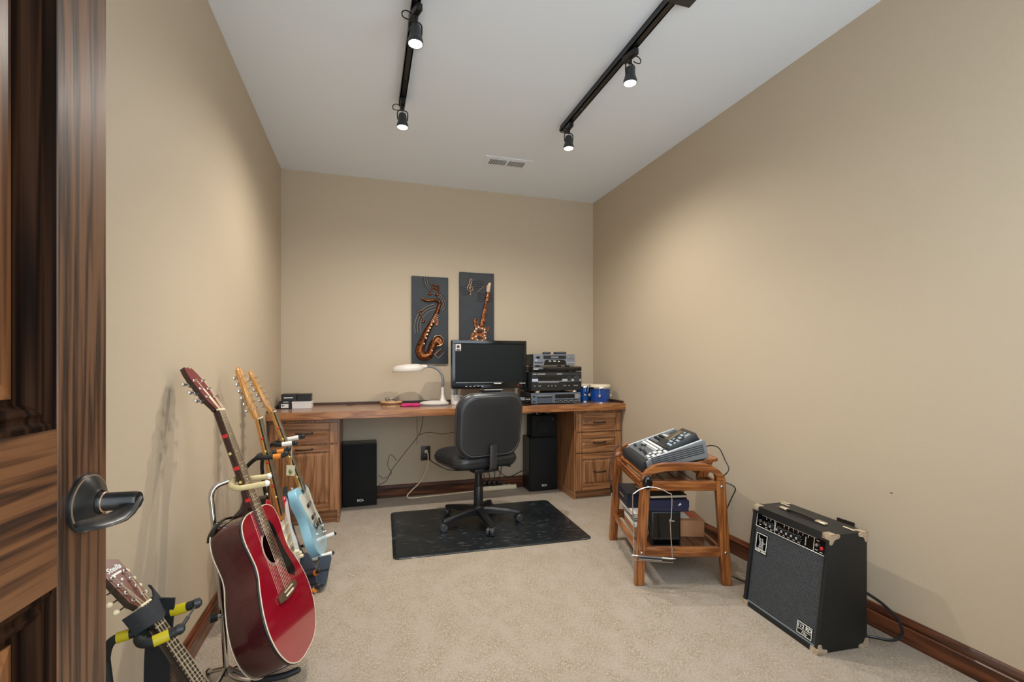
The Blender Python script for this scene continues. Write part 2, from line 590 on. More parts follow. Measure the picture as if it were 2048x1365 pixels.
# ------------------------------------------------------------------ open door at the left edge
def build_door():
    ang = R(90 - 4.4)
    d = bpy.data.objects.new('door_1', None)
    COL.objects.link(d)
    d.location = (-.4228, .0783, 0.012)
    d.rotation_euler = (0, 0, ang)
    struct(d, 'dark oak panel door standing open, lever handle on its edge stile', 'door')
    W, H, T = .76, 2.03, .035
    for x0, x1 in ((0, .10), (W - .10, W)):
        MB().box(x0, x1, 0, T, 0, H, .0015, 1).build('stile', M['door_z'], d)
    for z0, z1 in ((0, .22), (.806, 1.005), (H - .11, H)):
        MB().box(.10, W - .10, .0006, T - .0006, z0, z1).build('rail', M['door_x'], d)
    for z0, z1 in ((.22, .806), (1.005, H - .11)):
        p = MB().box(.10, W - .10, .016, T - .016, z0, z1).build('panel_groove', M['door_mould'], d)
        hw, hh = (W - .20) / 2, (z1 - z0) / 2
        cx, cz = W / 2, (z0 + z1) / 2
        # raised field
        f = MB()
        rs = []
        for ins, y in ((.052, .016), (.052, .0135), (.082, .0045)):
            rs.append([(cx - hw + ins, y, cz - hh + ins * .8), (cx + hw - ins, y, cz - hh + ins * .8), (cx + hw - ins, y, cz + hh - ins * .8), (cx - hw + ins, y, cz + hh - ins * .8)])
        f.rings(rs, False, True)
        f.build('raised_panel', M['door_panel'], p, angle=10)
        # ogee moulding strips round the opening
        prof = [(0, .016), (0, .001), (.006, .0015), (.011, .006), (.016, .0065), (.021, .0035), (.027, .006), (.032, .0135), (.034, .016)]
        for side in range(4):
            m = MB()
            a, b = [], []
            for ins, y in prof:
                c4 = [(cx - hw + ins, cz - hh + ins), (cx + hw - ins, cz - hh + ins), (cx + hw - ins, cz + hh - ins), (cx - hw + ins, cz + hh - ins)]
                q0, q1 = c4[side], c4[(side + 1) % 4]
                a.append((q0[0], y, q0[1]))
                b.append((q1[0], y, q1[1]))
            m.rings([a, b])
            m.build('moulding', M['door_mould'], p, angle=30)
    # lever handle
    bronze = mt('oil_rubbed_bronze', (44, 46, 47), 0.3, 0.7, var=(25, (62, 60, 58)))
    worn = mt('worn_bronze_edge', (196, 170, 146), 0.35, 0.8)
    hx, hz = .713, .896
    rot = Matrix.Translation((hx, 0, hz)) @ Matrix.Rotation(R(90), 4, 'X')      # local z -> -y (out of the face)
    rs = MB().lathe([(.0395, 0), (.0398, .004), (.037, .006), (.032, .010), (.020, .0155), (.0165, .018), (0.0, .018)], 40, rot).build('rosette', bronze, d)
    MB().lathe([(.0380, .0052), (.0384, .0063), (.0368, .0066)], 40, rot).build('worn_rim', worn, rs)
    st = MB().lathe([(.0135, .016), (.0135, .022), (.0125, .024), (.0125, .060), (.0112, .064), (.0, .064)], 28, rot).build('lever_stem', bronze, d)
    MB().lathe([(.0128, .0225), (.0142, .0235), (.0128, .0245)], 28, rot).build('worn_ring', worn, st)
    lv = MB()
    path = [(hx + .006, -.055, hz - .001, .0120, .0090), (hx - .006, -.057, hz - .004, .0120, .0070), (hx - .020, -.058, hz - .0095, .0120, .0048), (hx - .038, -.057, hz - .0115, .0128, .0036), (hx - .056, -.054, hz - .010, .0140, .0032), (hx - .074, -.050, hz - .008, .0145, .0030), (hx - .085, -.047, hz - .008, .0115, .0027), (hx - .091, -.0455, hz - .009, .005, .0022)]
    rr = []
    for x, y, z, wy, tz in path:
        rr.append([(x, y + wy * math.cos(2 * PI * j / 16), z + tz * math.sin(2 * PI * j / 16) + .35 * wy * math.cos(2 * PI * j / 16) * min(1.0, max(0.0, (hx - x) / .04))) for j in range(16)])
    lv.rings(rr)
    lv.build('lever', bronze, d)
build_door()

# ------------------------------------------------------------------ track lighting
lens_m = mt('lamp_lens_glow', (255, 244, 226), 0.4, emit=((255, 240, 214), 40.0))
try:
    lens_m.cycles.emission_sampling = 'NONE'
except Exception:
    pass
def track(x, y0, y1, label, feed=None):
    t = thing('track_rail', label, 'track light', (x, y1, ZC), 0, 'black ceiling light tracks')
    L = y1 - y0
    MB().box(-.017, .017, -L, 0, -.034, -.030, 0).box(-.017, -.011, -L, 0, -.034, 0).box(.011, .017, -L, 0, -.034, 0).box(-.017, .017, -L, 0, -.004, -.0005).build('rail_channel', M['black_metal'], t)
    MB().box(-.0175, .0175, -.004, .004, -.035, 0, .001, 1).build('end_cap', M['black_plastic'], t)
    for k in range(4):
        yy = -L * (k + .5) / 4
        MB().cyl((0, yy, -.0345), (0, yy, -.036), .0035, n=10).build('screw', M['steel'], t)
    if feed:
        MB().box(-.02, .085, feed - y1 - .05, feed - y1 + .03, -.036, 0, .004, 2).build('feed_box', M['charcoal'], t)
    return t
track(.195, .55, 2.74, 'black ceiling track on the left, over the guitars side')
track(1.188, .55, 2.735, 'black ceiling track on the right, with grey feed box', 1.60)

def track_head(x, y, label, turn=0.0, power=1.0, beam=None):
    t = thing('spotlight', label, 'spotlight', (x, y, ZC - .036), turn, 'track spotlight heads')
    MB().box(-.013, .013, -.045, .045, -.030, 0, .003, 1).cyl((0, 0, -.028), (0, 0, -.052), .009, n=14).build('adapter', M['black_plastic'], t)
    # wire yoke
    yk = [(-.026, 0, -.105), (-.028, 0, -.085), (-.027, 0, -.062), (-.018, 0, -.053), (0, 0, -.051), (.018, 0, -.053), (.027, 0, -.062), (.028, 0, -.085), (.026, 0, -.105)]
    MB().tube(crom(yk, 4), .0032, 8).build('yoke', M['black_metal'], t)
    MB().tube(crom([(-.012, .01, -.02), (-.035, .012, -.014), (-.052, .014, -.026), (-.048, .014, -.044), (-.024, .012, -.047), (-.012, .01, -.043)], 5), .0026, 6).build('cable_loop', M['black_plastic'], t)
    MB().lathe([(.010, -.066), (.018, -.070), (.022, -.082), (.024, -.108), (.030, -.128), (.0315, -.131), (.0315, -.146), (.0285, -.146), (.0285, -.138), (.0, -.138)], 28).build('lamp_barrel', M['charcoal'], t)
    ln = MB().lathe([(.0, -.140), (.0278, -.140), (.024, -.1445), (.012, -.1475), (.0, -.1485)], 28).build('lens', lens_m, t)
    ld = bpy.data.lights.new('track_spot', 'SPOT')
    ld.energy = SPOT_W * power
    ld.color = SPOT_COL
    ld.spot_size = R(beam or SPOT_DEG)
    ld.spot_blend = 1.0
    ld.shadow_soft_size = 0.010
    lo = bpy.data.objects.new('track_spot', ld)
    COL.objects.link(lo)
    lo.parent = t
    lo.location = (0, 0, -.155)
    return t
track_head(.195, 1.967, 'lit black spotlight nearer the viewer on the left track', .3, .85)
track_head(.195, 2.684, 'lit black spotlight at the far end of the left track', 0, 1.1, 168)
track_head(1.188, 1.944, 'lit black spotlight in the middle of the right track', PI + .2, .62)
track_head(1.188, 2.646, 'lit black spotlight at the far end of the right track', 0, 1.0, 166)
track_head(1.188, 1.10, 'spotlight at the near end of the right track', 0, .26)

# ------------------------------------------------------------------ ceiling vent
def vent():
    t = thing('ceiling_vent', 'white slotted air vent set flush in the ceiling', 'vent', (1.005, 3.36, ZC), R(-1.5))
    MB().box(-.178, .178, -.082, .082, -.004, -.0003, .0015, 1).build('vent_plate', M['ceiling'], t)
    MB().box(-.136, .136, -.042, .042, -.0046, -.0041).build('vent_opening', mt('vent_dark', (40, 40, 42), .8), t)
    me = None
    for k in range(24):
        x = -.130 + .0113 * k + (.004 if k > 11 else -.004)
        if me is None:
            b = MB().box(-.0021, .0021, -.042, .042, -.0085, -.0041)
            me = b.mesh('slat')
            me.materials.append(M['ceiling'])
        inst('slat', me, t, (x, 0, 0), (0, R(18), 0))
    MB().box(-.006, .006, -.042, .042, -.0075, -.004).build('divider', M['ceiling'], t)
vent()

# ------------------------------------------------------------------ desk: two cabinets and one worktop
pull_m = mt('dark_bronze_pull', (62, 58, 58), 0.35, 0.8)
def front(root, name, x0, x1, z0, z1, handle_z, fw=.055, t=.02, panel_grain='z'):
    """a framed raised-panel drawer or door front; local -y is the room side"""
    w_, h_ = x1 - x0, z1 - z0
    cx, cz = (x0 + x1) / 2, (z0 + z1) / 2
    p = MB().box(x0 + fw, x1 - fw, -.010, -.001, z0 + fw * .8, z1 - fw * .8).build(name, M['oak_' + panel_grain], root)
    fh = fw * .8
    for a, b in ((x0, x0 + fw), (x1 - fw, x1)):
        MB().box(a, b, -t, 0, z0, z1, .002, 1).build('stile', M['oak_z'], p)
    for a, b in ((z0, z0 + fh), (z1 - fh, z1)):
        MB().box(x0 + fw, x1 - fw, -t + .0006, 0, a, b, .002, 1).build('rail', M['oak_x'], p)
    rs = []
    for ins, y in ((.004, -.008), (.004, -.011), (.022, -.0185), (.024, -.0185)):
        a, b, c, d = x0 + fw + ins, x1 - fw - ins, z0 + fh + ins, z1 - fh - ins
        rs.append([(a, y, c), (b, y, c), (b, y, d), (a, y, d)])
    MB().rings(rs, False, True).build('raised_panel', M['oak_' + panel_grain], p, angle=12)
    hw = .05
    hp = [(cx - hw, -t + .004, handle_z), (cx - hw, -t - .016, handle_z), (cx - hw + .012, -t - .024, handle_z - .001), (cx, -t - .027, handle_z - .002), (cx + hw - .012, -t - .024, handle_z - .001), (cx + hw, -t - .016, handle_z), (cx + hw, -t + .004, handle_z)]
    MB().tube(crom(hp, 4), .0045, 8, flat=1.2).build('handle', pull_m, p)
    return p

cl = thing('desk_cabinet', 'oak desk cabinet behind the guitars, one drawer over a door', 'cabinet', (-.397, 3.45, 0), 0)
MB().box(-.222, .222, 0, .515, .085, .712).build('body', M['oak_z'], cl)
MB().box(-.205, .222, .02, .05, 0, .085).build('toe_kick', M['oak_x'], cl)
MB().box(.205, .222, .0, .515, 0, .085).build('base_side', M['oak_y'], cl)
front(cl, 'drawer', -.212, .212, .555, .695, .628, panel_grain='x')
front(cl, 'cabinet_door', -.212, .212, .092, .540, .520)

cr_ = thing('desk_cabinet', 'oak desk cabinet by the right wall with three drawers', 'cabinet', (1.815, 3.46, 0), 0)
MB().box(-.214, .214, 0, .505, .07, .712).build('body', M['oak_z'], cr_)
MB().box(-.20, .214, .03, .05, 0, .07).build('toe_kick', M['oak_x'], cr_)
MB().box(-.214, -.2, .0, .505, 0, .07).build('base_side', M['oak_y'], cr_)
for z0, z1 in ((.548, .695), (.378, .536), (.074, .366)):
    front(cr_, 'drawer', -.205, .205, z0, z1, (z0 + z1) / 2 + (.0 if z1 - z0 < .2 else .0), panel_grain='x' if z1 - z0 < .2 else 'z')

ZD = .770
wt = thing('desk_worktop', 'long brown laminate desk worktop with oak front edge', 'desk', (.7, 3.68, ZD - .05), 0)
MB().box(-1.322, 1.330, -.272, .290, .012, .05).build('surface', M['laminate'], wt)
MB().box(-1.322, 1.330, -.290, -.272, 0, .0505, .002, 1).build('front_edge', M['edge_x'], wt)
MB().box(-1.322, 1.330, .276, .291, .0505, .070).build('back_lip', M['lip'], wt)
MB().box(-1.322, -1.308, -.26, .276, .0505, .070).build('side_lip', M['lip'], wt)
MB().box(1.316, 1.330, -.26, .276, .0505, .070).build('side_lip', M['lip'], wt)
MB().lathe([(.034, .0502), (.034, .0525), (.026, .0535), (.0, .0535)], 24, Matrix.Translation((-.815, .215, 0))).build('grommet', M['charcoal'], wt)

# ------------------------------------------------------------------ things on the desk, left to right
def small_box(label, x0, x1, y0, y1, z0, z1, mat, rz=0.0, name='carton', extra=None):
    t = thing(name, label, 'box', ((x0 + x1) / 2, (y0 + y1) / 2, z0), rz, 'cartons on the desk corner')
    a, b, c = (x1 - x0) / 2, (y1 - y0) / 2, z1 - z0
    MB().box(-a, a, -b, b, 0, c * .86, .0015, 1).build('carton_body', mat, t)
    MB().box(-a - .0012, a + .0012, -b - .0012, b + .0012, c * .80, c, .0015, 1).build('lid', mat, t)
    if extra:
        extra(t, a, b, c)
    return t
box_black = mt('black_card', (26, 26, 28), 0.45)
box_white = mt('white_card', (222, 218, 214), 0.55)
def lab1(t, a, b, c):
    MB().box(-.026, .022, -b - .0022, -b - .0012, .008, .036).build('paper_label', M['white_paint'], t)
    MB().box(-.021, -.013, -b - .0027, -b - .0022, .019, .028).box(-.010, -.006, -b - .0027, -b - .0022, .019, .028).build('printed_mark', box_black, t)
    MB().box(-.012, .022, -b - .0018, -b - .0010, c - .0075, c - .0035).build('printed_line', M['white_paint'], t)
def lab2(t, a, b, c):
    MB().box(-.034, .026, -b - .0022, -b - .0012, .020, .0265).build('white_stripe', M['white_paint'], t)
small_box('black carton with white barcode label, under another carton in the desk corner', -.597, -.512, 3.70, 3.86, ZD + .0008, ZD + .056, box_black, 0, extra=lab1)
small_box('plain white carton lying on the desk corner', -.509, -.378, 3.69, 3.80, ZD + .0008, ZD + .052, box_white, 0)
small_box('black carton with a white stripe, top left of the carton pile', -.585, -.482, 3.715, 3.85, ZD + .0568, ZD + .104, box_black, R(2), extra=lab2)
small_box('plain black carton resting on the white carton', -.474, -.384, 3.70, 3.79, ZD + .0528, ZD + .106, box_black, R(-1))

rb = thing('wooden_box', 'round tan wooden trinket box with brown band on the desk', 'box', (.185, 3.70, ZD + .0006))
wood_tan = wood('tan_box_wood', 0, ((176, 130, 80), (208, 166, 112), (226, 190, 140)), freq=24, rough=.45)
MB().lathe([(.078, 0), (.080, .003), (.080, .008), (.077, .0085), (.077, .026), (.0, .026)], 36, sy=.62).build('box_body', mt('brown_leather_band', (112, 74, 52), .5), rb)
MB().lathe([(.0812, .0262), (.0825, .029), (.0825, .036), (.080, .0385), (.0, .0385)], 36, sy=.62).build('lid', wood_tan, rb)
MB().lathe([(.0785, .0005), (.0818, .001), (.0818, .0065), (.0785, .007)], 36, sy=.62).build('base_rim', wood_tan, rb)
eg = thing('eyeglasses', 'dark wire eyeglasses folded on the round wooden box', 'glasses', (.185, 3.70, ZD + .0402), R(8))
for sx in (-1, 1):
    MB().tube(arc((sx * .030, -.012, .0145), .0145, 0, 360, 16)[:-1], .0016, 6, True).build('lens_rim', M['black_metal'], eg)
    MB().tube(crom([(sx * .046, -.012, .020), (sx * .048, .006, .018), (sx * .02, .016, .012), (-sx * .03, .02, .006), (-sx * .045, .022, .002)], 4), .0016, 6).build('temple', M['black_metal'], eg)
MB().tube(crom([(-.0155, -.012, .017), (0, -.014, .021), (.0155, -.012, .017)], 4), .0014, 6).build('bridge', M['steel'], eg)

pk = thing('pouch', 'bright pink fabric pouch in front of the white lamp', 'pouch', (.325, 3.645, ZD + .0006), R(-6))
pm = mt('pink_fabric', (222, 30, 122), .5, bump=(70, 1.0), var=(40, (180, 16, 92)))
rs = []
for ins, z in ((.012, 0), (.002, .004), (0, .011), (.004, .018), (.016, .0225), (.03, .0235)):
    rs.append([(x + .002 * math.sin(9 * j + z * 300), y + .002 * math.cos(7 * j), z) for j, (x, y) in enumerate(rrect(.073 - ins, .038 - ins * .8, .014, 4))])
MB().rings(rs).build('pouch_body', pm, pk)
MB().tube([(-.06, -.036, .0135), (0, -.0385, .014), (.06, -.036, .0135)], .0018, 6).build('zip', mt('dark_pink', (140, 12, 74), .5), pk)

dl = thing('desk_lamp', 'white desk lamp with flat oval head and grey gooseneck', 'lamp', (.515, 3.715, ZD + .0006))
lw = mt('lamp_white', (216, 209, 200), .4)
MB().lathe([(.110, 0), (.116, .002), (.116, .010)], 40, sy=.72).build('base_pad', mt('lamp_grey', (140, 140, 142), .5), dl)
MB().lathe([(.114, .0095), (.1165, .013), (.1145, .020), (.09, .029), (.05, .034), (.0, .035)], 40, sy=.72).build('base', lw, dl)
rs = []
for z, x0, x1, y in ((.018, .030, .105, .040), (.030, .040, .098, .032), (.050, .047, .084, .022), (.090, .052, .077, .0145), (.140, .0555, .0745, .0115)):
    rs.append([((x0 + x1) / 2 + a * (x1 - x0) / 2, b * y, z) for a, b in rrect(1, 1, .7, 4)])
MB().rings(rs).build('column', lw, dl)
neck = crom([(.065, 0, .138), (.068, 0, .17), (.066, 0, .215), (.045, 0, .262), (.010, 0, .291), (-.030, 0, .303), (-.062, 0, .304)], 8)
gm = mt('gooseneck_grey', (138, 142, 148), .35, .5)
gn = MB()
fine = []
for i in range(len(neck) - 1):
    for q in range(3):
        fine.append(neck[i].lerp(neck[i + 1], q / 3))
gn.tube(fine, [.0095 + (.0012 if i % 3 == 0 else 0) for i in range(len(fine))], 12)
gn.build('gooseneck', gm, dl)
hd = MB()
rs = []
for z, kx, ky in ((.276, .88, .88), (.270, .96, .96), (.274, 1.0, 1.0), (.290, 1.0, 1.0), (.306, .95, .95), (.318, .80, .80), (.325, .5, .5), (.327, .1, .1)):
    ring = []
    for j in range(40):
        a = 2 * PI * j / 40
        x, y = .122 * math.cos(a), .088 * math.sin(a)
        x *= (1.06 if x < 0 else .94)
        ring.append((-.196 + x * kx, y * ky, z + (x * kx + .0) * .06 - .004))
    rs.append(ring)
hd.rings(rs)
hob = hd.build('lamp_head', lw, dl, angle=50)
MB().tube([(-.058, 0, .304), (-.075, 0, .303), (-.095, 0, .301)], [.013, .015, .019], 14).build('head_socket', lw, dl)
MB().lathe([(.0, -.001), (.088, -.001), (.09, .0)], 32, Matrix.Translation((-.196, 0, .2690)) @ Matrix.Rotation(R(-3.4), 4, 'Y'), sy=.62).build('diffuser', mt('lamp_diffuser', (210, 208, 202), .5), hob)
MB().tube(crom([(.11, .03, .006), (.14, .05, .004), (.155, .09, .005), (.12, .15, .004), (.05, .2, .004)], 5), .003, 6).build('power_cord', M['black_plastic'], dl)

mg = thing('mug', 'white mug of pens between the lamp and the monitor', 'mug', (.682, 3.70, ZD + .0006), R(10))
mw = mt('mug_white_glaze', (232, 230, 226), .2, coat=.3)
MB().lathe([(.0, .0), (.034, 0), (.038, .003), (.0385, .008), (.0375, .080), (.0360, .081), (.0350, .079), (.0345, .012), (.0, .010)], 32).build('mug_body', mw, mg)
MB().tube(crom([(.036, 0, .065), (.052, 0, .068), (.063, 0, .052), (.060, 0, .032), (.048, 0, .020), (.036, 0, .018)], 6), .0048, 8).build('mug_handle', mw, mg)
pen_cols = [((236, 234, 230), -.018, .004, -.16, .05, 'white pen leaning left in the mug'), ((70, 120, 190), -.006, .012, .02, -.06, 'blue pen standing in the mug'), ((30, 30, 34), .004, -.008, .08, .1, 'black pen standing in the mug'), ((206, 178, 132), .016, .006, .10, -.03, 'tan pencil standing in the mug')]
for c, px, py, tx, ty, lb in pen_cols:
    pn = thing('pen', lb, 'pen', (.682 + px, 3.70 + py, ZD + .0125), 0, 'pens in the white mug')
    dv = Vector((tx * .6, ty * .6, 1)).normalized()
    o = Vector((0, 0, 0))
    MB().cyl(o, o + dv * .110, .0042, n=10).build('barrel', mt('pen_' + lb.split()[0], c, .4), pn)
    MB().cyl(o + dv * .110, o + dv * .122, .0046, .0036, n=10).build('cap', mt('pen_cap_' + lb.split()[0], [max(0, int(v * .75)) for v in c], .4), pn)

# ---- monitor
tv = thing('television', 'black flat screen television standing on the desk behind the chair', 'television', (.940, 3.622, ZD + .0006))
x0, x1, z0, z1 = -.304, .304, .130, .510
MB().box(x0, x1, -.012, .05, z0, z1, .008, 3).build('housing', M['black_plastic'], tv)
fr = MB()
b = .026
for (a, c, e, f) in ((x0, x1, z1 - b, z1), (x0, x1, z0, z0 + .052), (x0, x0 + b, z0 + .052, z1 - b), (x1 - b, x1, z0 + .052, z1 - b)):
    fr.box(a, c, -.022, -.0122, e, f, .002, 1)
fr.build('bezel', M['black_gloss'], tv)
MB().box(x0 + b, x1 - b, -.0150, -.0122, z0 + .052, z1 - b).build('screen', mt('screen_off', (24, 28, 27), .45, spec=.15), tv)
MB().box(x0 + .03, x1 - .2, -.0232, -.0222, z0 + .047, z0 + .0495).build('chrome_line', M['steel'], tv)
MB().box(-.05, .05, .0, .035, .012, z0 + .02, .006, 2).build('stand_neck', M['black_gloss'], tv)
MB().lathe([(.13, 0), (.132, .004), (.12, .010), (.05, .014), (0, .014)], 36, Matrix.Translation((0, .02, 0)), sy=.6).build('stand_foot', M['black_gloss'], tv)
stk = MB().box(x0 + .028, x0 + .070, -.0164, -.0152, z1 - .085, z1 - .030).build('sticker', mt('sticker_white', (214, 202, 196), .5), tv, label='small pale sticker in the screen corner')
MB().lathe([(.0, 0), (.012, 0), (.012, .0006)], 16, Matrix.Translation((x0 + .048, -.0168, z1 - .052)) @ Matrix.Rotation(R(90), 4, 'X')).box(x0 + .034, x0 + .066, -.0170, -.0164, z1 - .083, z1 - .072).build('sticker_mark', mt('sticker_dark', (66, 44, 42), .5), stk)
for k in range(5):
    MB().box(-.20 + k * .032, -.185 + k * .032, -.0234, -.0222, z0 + .016, z0 + .021).build('button', M['steel'], tv)
MB().box(.03, .09, -.0234, -.0222, z0 + .036, z0 + .042).build('maker_mark', M['white_paint'], tv)
MB().ball((.232, -.0225, z0 + .022), .003, 8, 6).build('standby_light', mt('red_led', (220, 40, 40), .3, emit=((255, 40, 40), 2.0)), tv)
for k in range(4):
    MB().box(.245 + k * .013, .254 + k * .013, -.0234, -.0222, z0 + .036, z0 + .041).build('printed_mark', M['white_paint'], tv)

# ---- set-top box and cases stacked in front of the television foot
sb = thing('cable_box', 'low black cable box on the desk below the television', 'cable box', (.905, 3.485, ZD + .0006))
MB().box(-.20, .20, -.06, .06, .005, .048, .003, 2).build('case', M['black_plastic'], sb)
MB().box(-.195, .195, -.0625, -.0600, .034, .037).build('silver_line', M['steel'], sb)
MB().box(-.17, -.12, -.0625, -.06, .016, .022).build('button', M['steel'], sb)
for sx in (-.17, .17):
    for sy in (-.04, .04):
        MB().cyl((sx, sy, 0), (sx, sy, .006), .010, n=12).build('foot', M['black_plastic'], sb)
for k, (dx, rz, lb) in enumerate(((-.05, 1.0, 'bottom black disc case with pale edge in the stack under the television'), (-.062, -2.5, 'middle black disc case with pale edge in the stack under the television'), (-.052, 2.0, 'top black disc case with pale edge in the stack under the television'))):
    cs = thing('disc_case', lb, 'disc case', (.97 + dx, 3.485, ZD + .0495 + k * .0335), R(rz), 'disc cases under the television')
    MB().box(-.075, .075, -.062, .062, 0, .011, .001, 1).build('back_cover', M['black_plastic'], cs)
    MB().box(-.072, .072, -.0615, .06, .0112, .0165).build('booklet', mt('booklet_white', (214, 212, 208), .5), cs)
    MB().box(-.075, .075, -.062, .062, .0167, .032, .001, 1).build('front_cover', M['black_gloss'], cs)

rc = thing('game_receiver', 'small black device with red light under the television corner', 'receiver', (1.178, 3.50, ZD + .0006), R(-4))
MB().box(-.055, .055, -.06, .06, .0, .07, .005, 2).build('case', M['black_gloss'], rc)
MB().ball((-.01, -.0605, .05), .0035, 8, 6).build('red_light', mt('red_led_dim', (200, 40, 40), .3, emit=((255, 30, 30), 1.5)), rc)
for k in range(3):
    MB().box(.008 + k * .013, .016 + k * .013, -.0612, -.06, .047, .053).build('button', M['white_paint'], rc)

# ---- hi-fi stack
def hifi(name, label, w_, d_, z0, h_, yfront, cx, feet, body_m):
    t = thing(name, label, 'hi-fi unit', (cx, yfront, z0), 0, 'stacked hi-fi units on the desk')
    MB().box(-w_ / 2 + .004, w_ / 2 - .004, .006, d_, feet, h_, .002, 1).build('case', body_m, t)
    me = None
    for sx in (-1, 1):
        for yy in (.04, d_ - .04):
            MB().cyl((sx * (w_ / 2 - .05), yy, 0), (sx * (w_ / 2 - .05), yy, feet + .001), .018, n=16).build('foot', M['black_plastic'], t)
    return t
HX, HY_ = 1.462, 3.50
# cassette deck
z = ZD + .0006
t = hifi('cassette_deck', 'grey cassette deck at the bottom of the hi-fi stack', .43, .28, z, .092, HY_, HX, .008, M['charcoal'])
MB().box(-.215, .215, -.002, .006, .008, .092, .0015, 1).build('fascia', mt('deck_slate', (100, 110, 122), .38, .35), t)
MB().box(-.165, -.035, -.0045, -.002, .012, .046, .001, 1).build('cassette_door', mt('deck_dark_slate', (78, 86, 98), .35, .3), t)
MB().box(-.165, -.035, -.0040, -.002, .050, .074, .001, 1).build('cassette_window', mt('smoked_window', (40, 44, 50), .15), t)
MB().box(-.160, -.040, -.0046, -.004, .066, .071).build('trim_bar', M['silver_plastic'], t)
MB().box(-.010, .160, -.0030, -.002, .047, .078).build('display', M['black_gloss'], t)
MB().box(-.010, .200, -.0028, -.002, .014, .036).build('button_bed', M['black_plastic'], t)
for k in range(12):
    MB().box(-.004 + k * .017, .006 + k * .017, -.0055, -.0028, .019 + (k % 3) * .003, .024 + (k % 3) * .003).build('button', M['silver_plastic'], t)
for k in range(4):
    MB().box(.165, .203, -.0045, -.002, .045 + k * .009, .050 + k * .009).build('button', M['silver_plastic'], t)
MB().cyl((.208, -.010, .062), (.208, -.002, .062), .005, n=14).build('knob', M['chrome'], t)
MB().box(-.20, -.18, -.006, -.002, .020, .030).box(-.198, -.182, -.005, -.002, .058, .070).build('power_button', M['black_plastic'], t)
# receiver
z += .0926
t = hifi('stereo_receiver', 'black stereo receiver with two round knobs in the stack', .435, .30, z, .168, HY_ - .005, HX + .003, .018, M['black_plastic'])
MB().box(-.218, .218, -.002, .006, .018, .168, .002, 1).build('fascia', mt('receiver_black', (22, 24, 25), .3), t)
MB().box(-.214, .214, -.0035, -.002, .142, .158).build('top_band', M['charcoal'], t)
MB().box(-.160, .045, -.0032, -.002, .098, .130).build('display', M['black_gloss'], t)
MB().box(-.212, .212, -.0034, -.002, .090, .0935).build('silver_line', M['silver_plastic'], t)
MB().box(-.212, -.162, -.0042, -.002, .0935, .112).build('paper_label', mt('pale_blue_label', (178, 190, 206), .5), t)
MB().box(.046, .092, -.0038, -.002, .0935, .110).box(.125, .150, -.0038, -.002, .0935, .110).box(.196, .213, -.0038, -.002, .0935, .110).build('silver_panel', M['silver_plastic'], t)
for kx, kr in ((.108, .016), (.172, .0225)):
    kb = MB().lathe([(kr, 0), (kr, .016), (kr * .92, .018), (kr * .6, .0175), (0, .0172)], 28, Matrix.Translation((kx, -.002, .112)) @ Matrix.Rotation(R(90), 4, 'X')).build('knob', M['charcoal'], t)
    MB().lathe([(kr * 1.06, 0), (kr * 1.06, .003), (kr * .98, .003)], 28, Matrix.Translation((kx, -.002, .112)) @ Matrix.Rotation(R(90), 4, 'X')).build('knob_ring', M['steel'], kb)
for k in range(9):
    MB().box(-.158 + k * .020, -.144 + k * .020, -.0045, -.002, .080, .0855).build('button', M['silver_plastic'], t)
for px, n in ((-.19, 1), (-.155, 2), (-.075, 1), (-.044, 1), (-.012, 1), (.06, 2), (.105, 1), (.15, 3)):
    for k in range(n):
        MB().cyl((px + k * .014, -.009, .056), (px + k * .014, -.002, .056), .0052, n=12).build('jack', M['steel'], t)
for a, b_ in ((-.205, -.175), (-.165, -.10), (.0, .045)):
    MB().box(a, b_, -.004, -.0034, .1485, .1525).build('printed_mark', M['white_paint'], t)
for sx in (-1, 1):
    MB().cyl((sx * .16, .02, .002), (sx * .16, .02, .016), .021, n=20).build('gold_foot', M['brass'], t)
# dvd player
z += .1686
t = hifi('disc_player', 'slim glossy black disc player on the receiver', .425, .22, z, .042, HY_ + .0, HX + .010, .004, M['black_plastic'])
MB().box(-.212, .212, -.006, .006, .005, .041, .004, 2).build('fascia', M['black_gloss'], t)
MB().box(-.205, -.165, -.0068, -.006, .018, .025).build('maker_mark', M['white_paint'], t)
MB().box(-.09, .06, -.0070, -.006, .020, .030, .0005, 1).build('disc_tray', M['black_plastic'], t)
MB().tube(crom([(-.205, -.0062, .037), (-.05, -.0066, .036), (.10, -.0066, .030), (.205, -.0062, .033)], 6), .0012, 6).build('chrome_line', M['steel'], t)
# vcr
z += .0426
t = hifi('video_recorder', 'grey video cassette recorder on top of the hi-fi stack', .36, .25, z, .098, HY_ + .01, HX - .012, .006, M['charcoal'])
MB().box(-.18, .18, -.003, .006, .008, .098, .002, 1).build('fascia', M['mid_silver'], t)
MB().box(-.095, .100, -.0045, -.003, .060, .088, .001, 1).build('tape_slot', M['black_plastic'], t)
MB().box(-.030, .035, -.0052, -.0045, .066, .080).build('printed_mark', M['grey_plastic'], t)
MB().prism([(-.092, .012), (-.085, .042), (-.070, .054), (.082, .054), (.097, .042), (.104, .012)], -.0048, -.003, 'xz').build('display', M['black_gloss'], t)
MB().lathe([(.017, 0), (.017, .004), (0, .005)], 24, Matrix.Translation((-.142, -.003, .072)) @ Matrix.Rotation(R(90), 4, 'X'), sy=.5).build('power_button', M['black_gloss'], t)
MB().box(-.168, -.145, -.0042, -.003, .045, .056).build('blue_label', mt('label_blue', (150, 180, 216), .5), t)
for k in range(3):
    MB().cyl((.122 + k * .018, -.009, .074), (.122 + k * .018, -.003, .074), .0065, n=14).build('jack', M['steel'], t)
for k in range(4):
    MB().box(.108 + k * .017, .121 + k * .017, -.006, -.003, .028, .036).build('button', M['silver_plastic'], t)
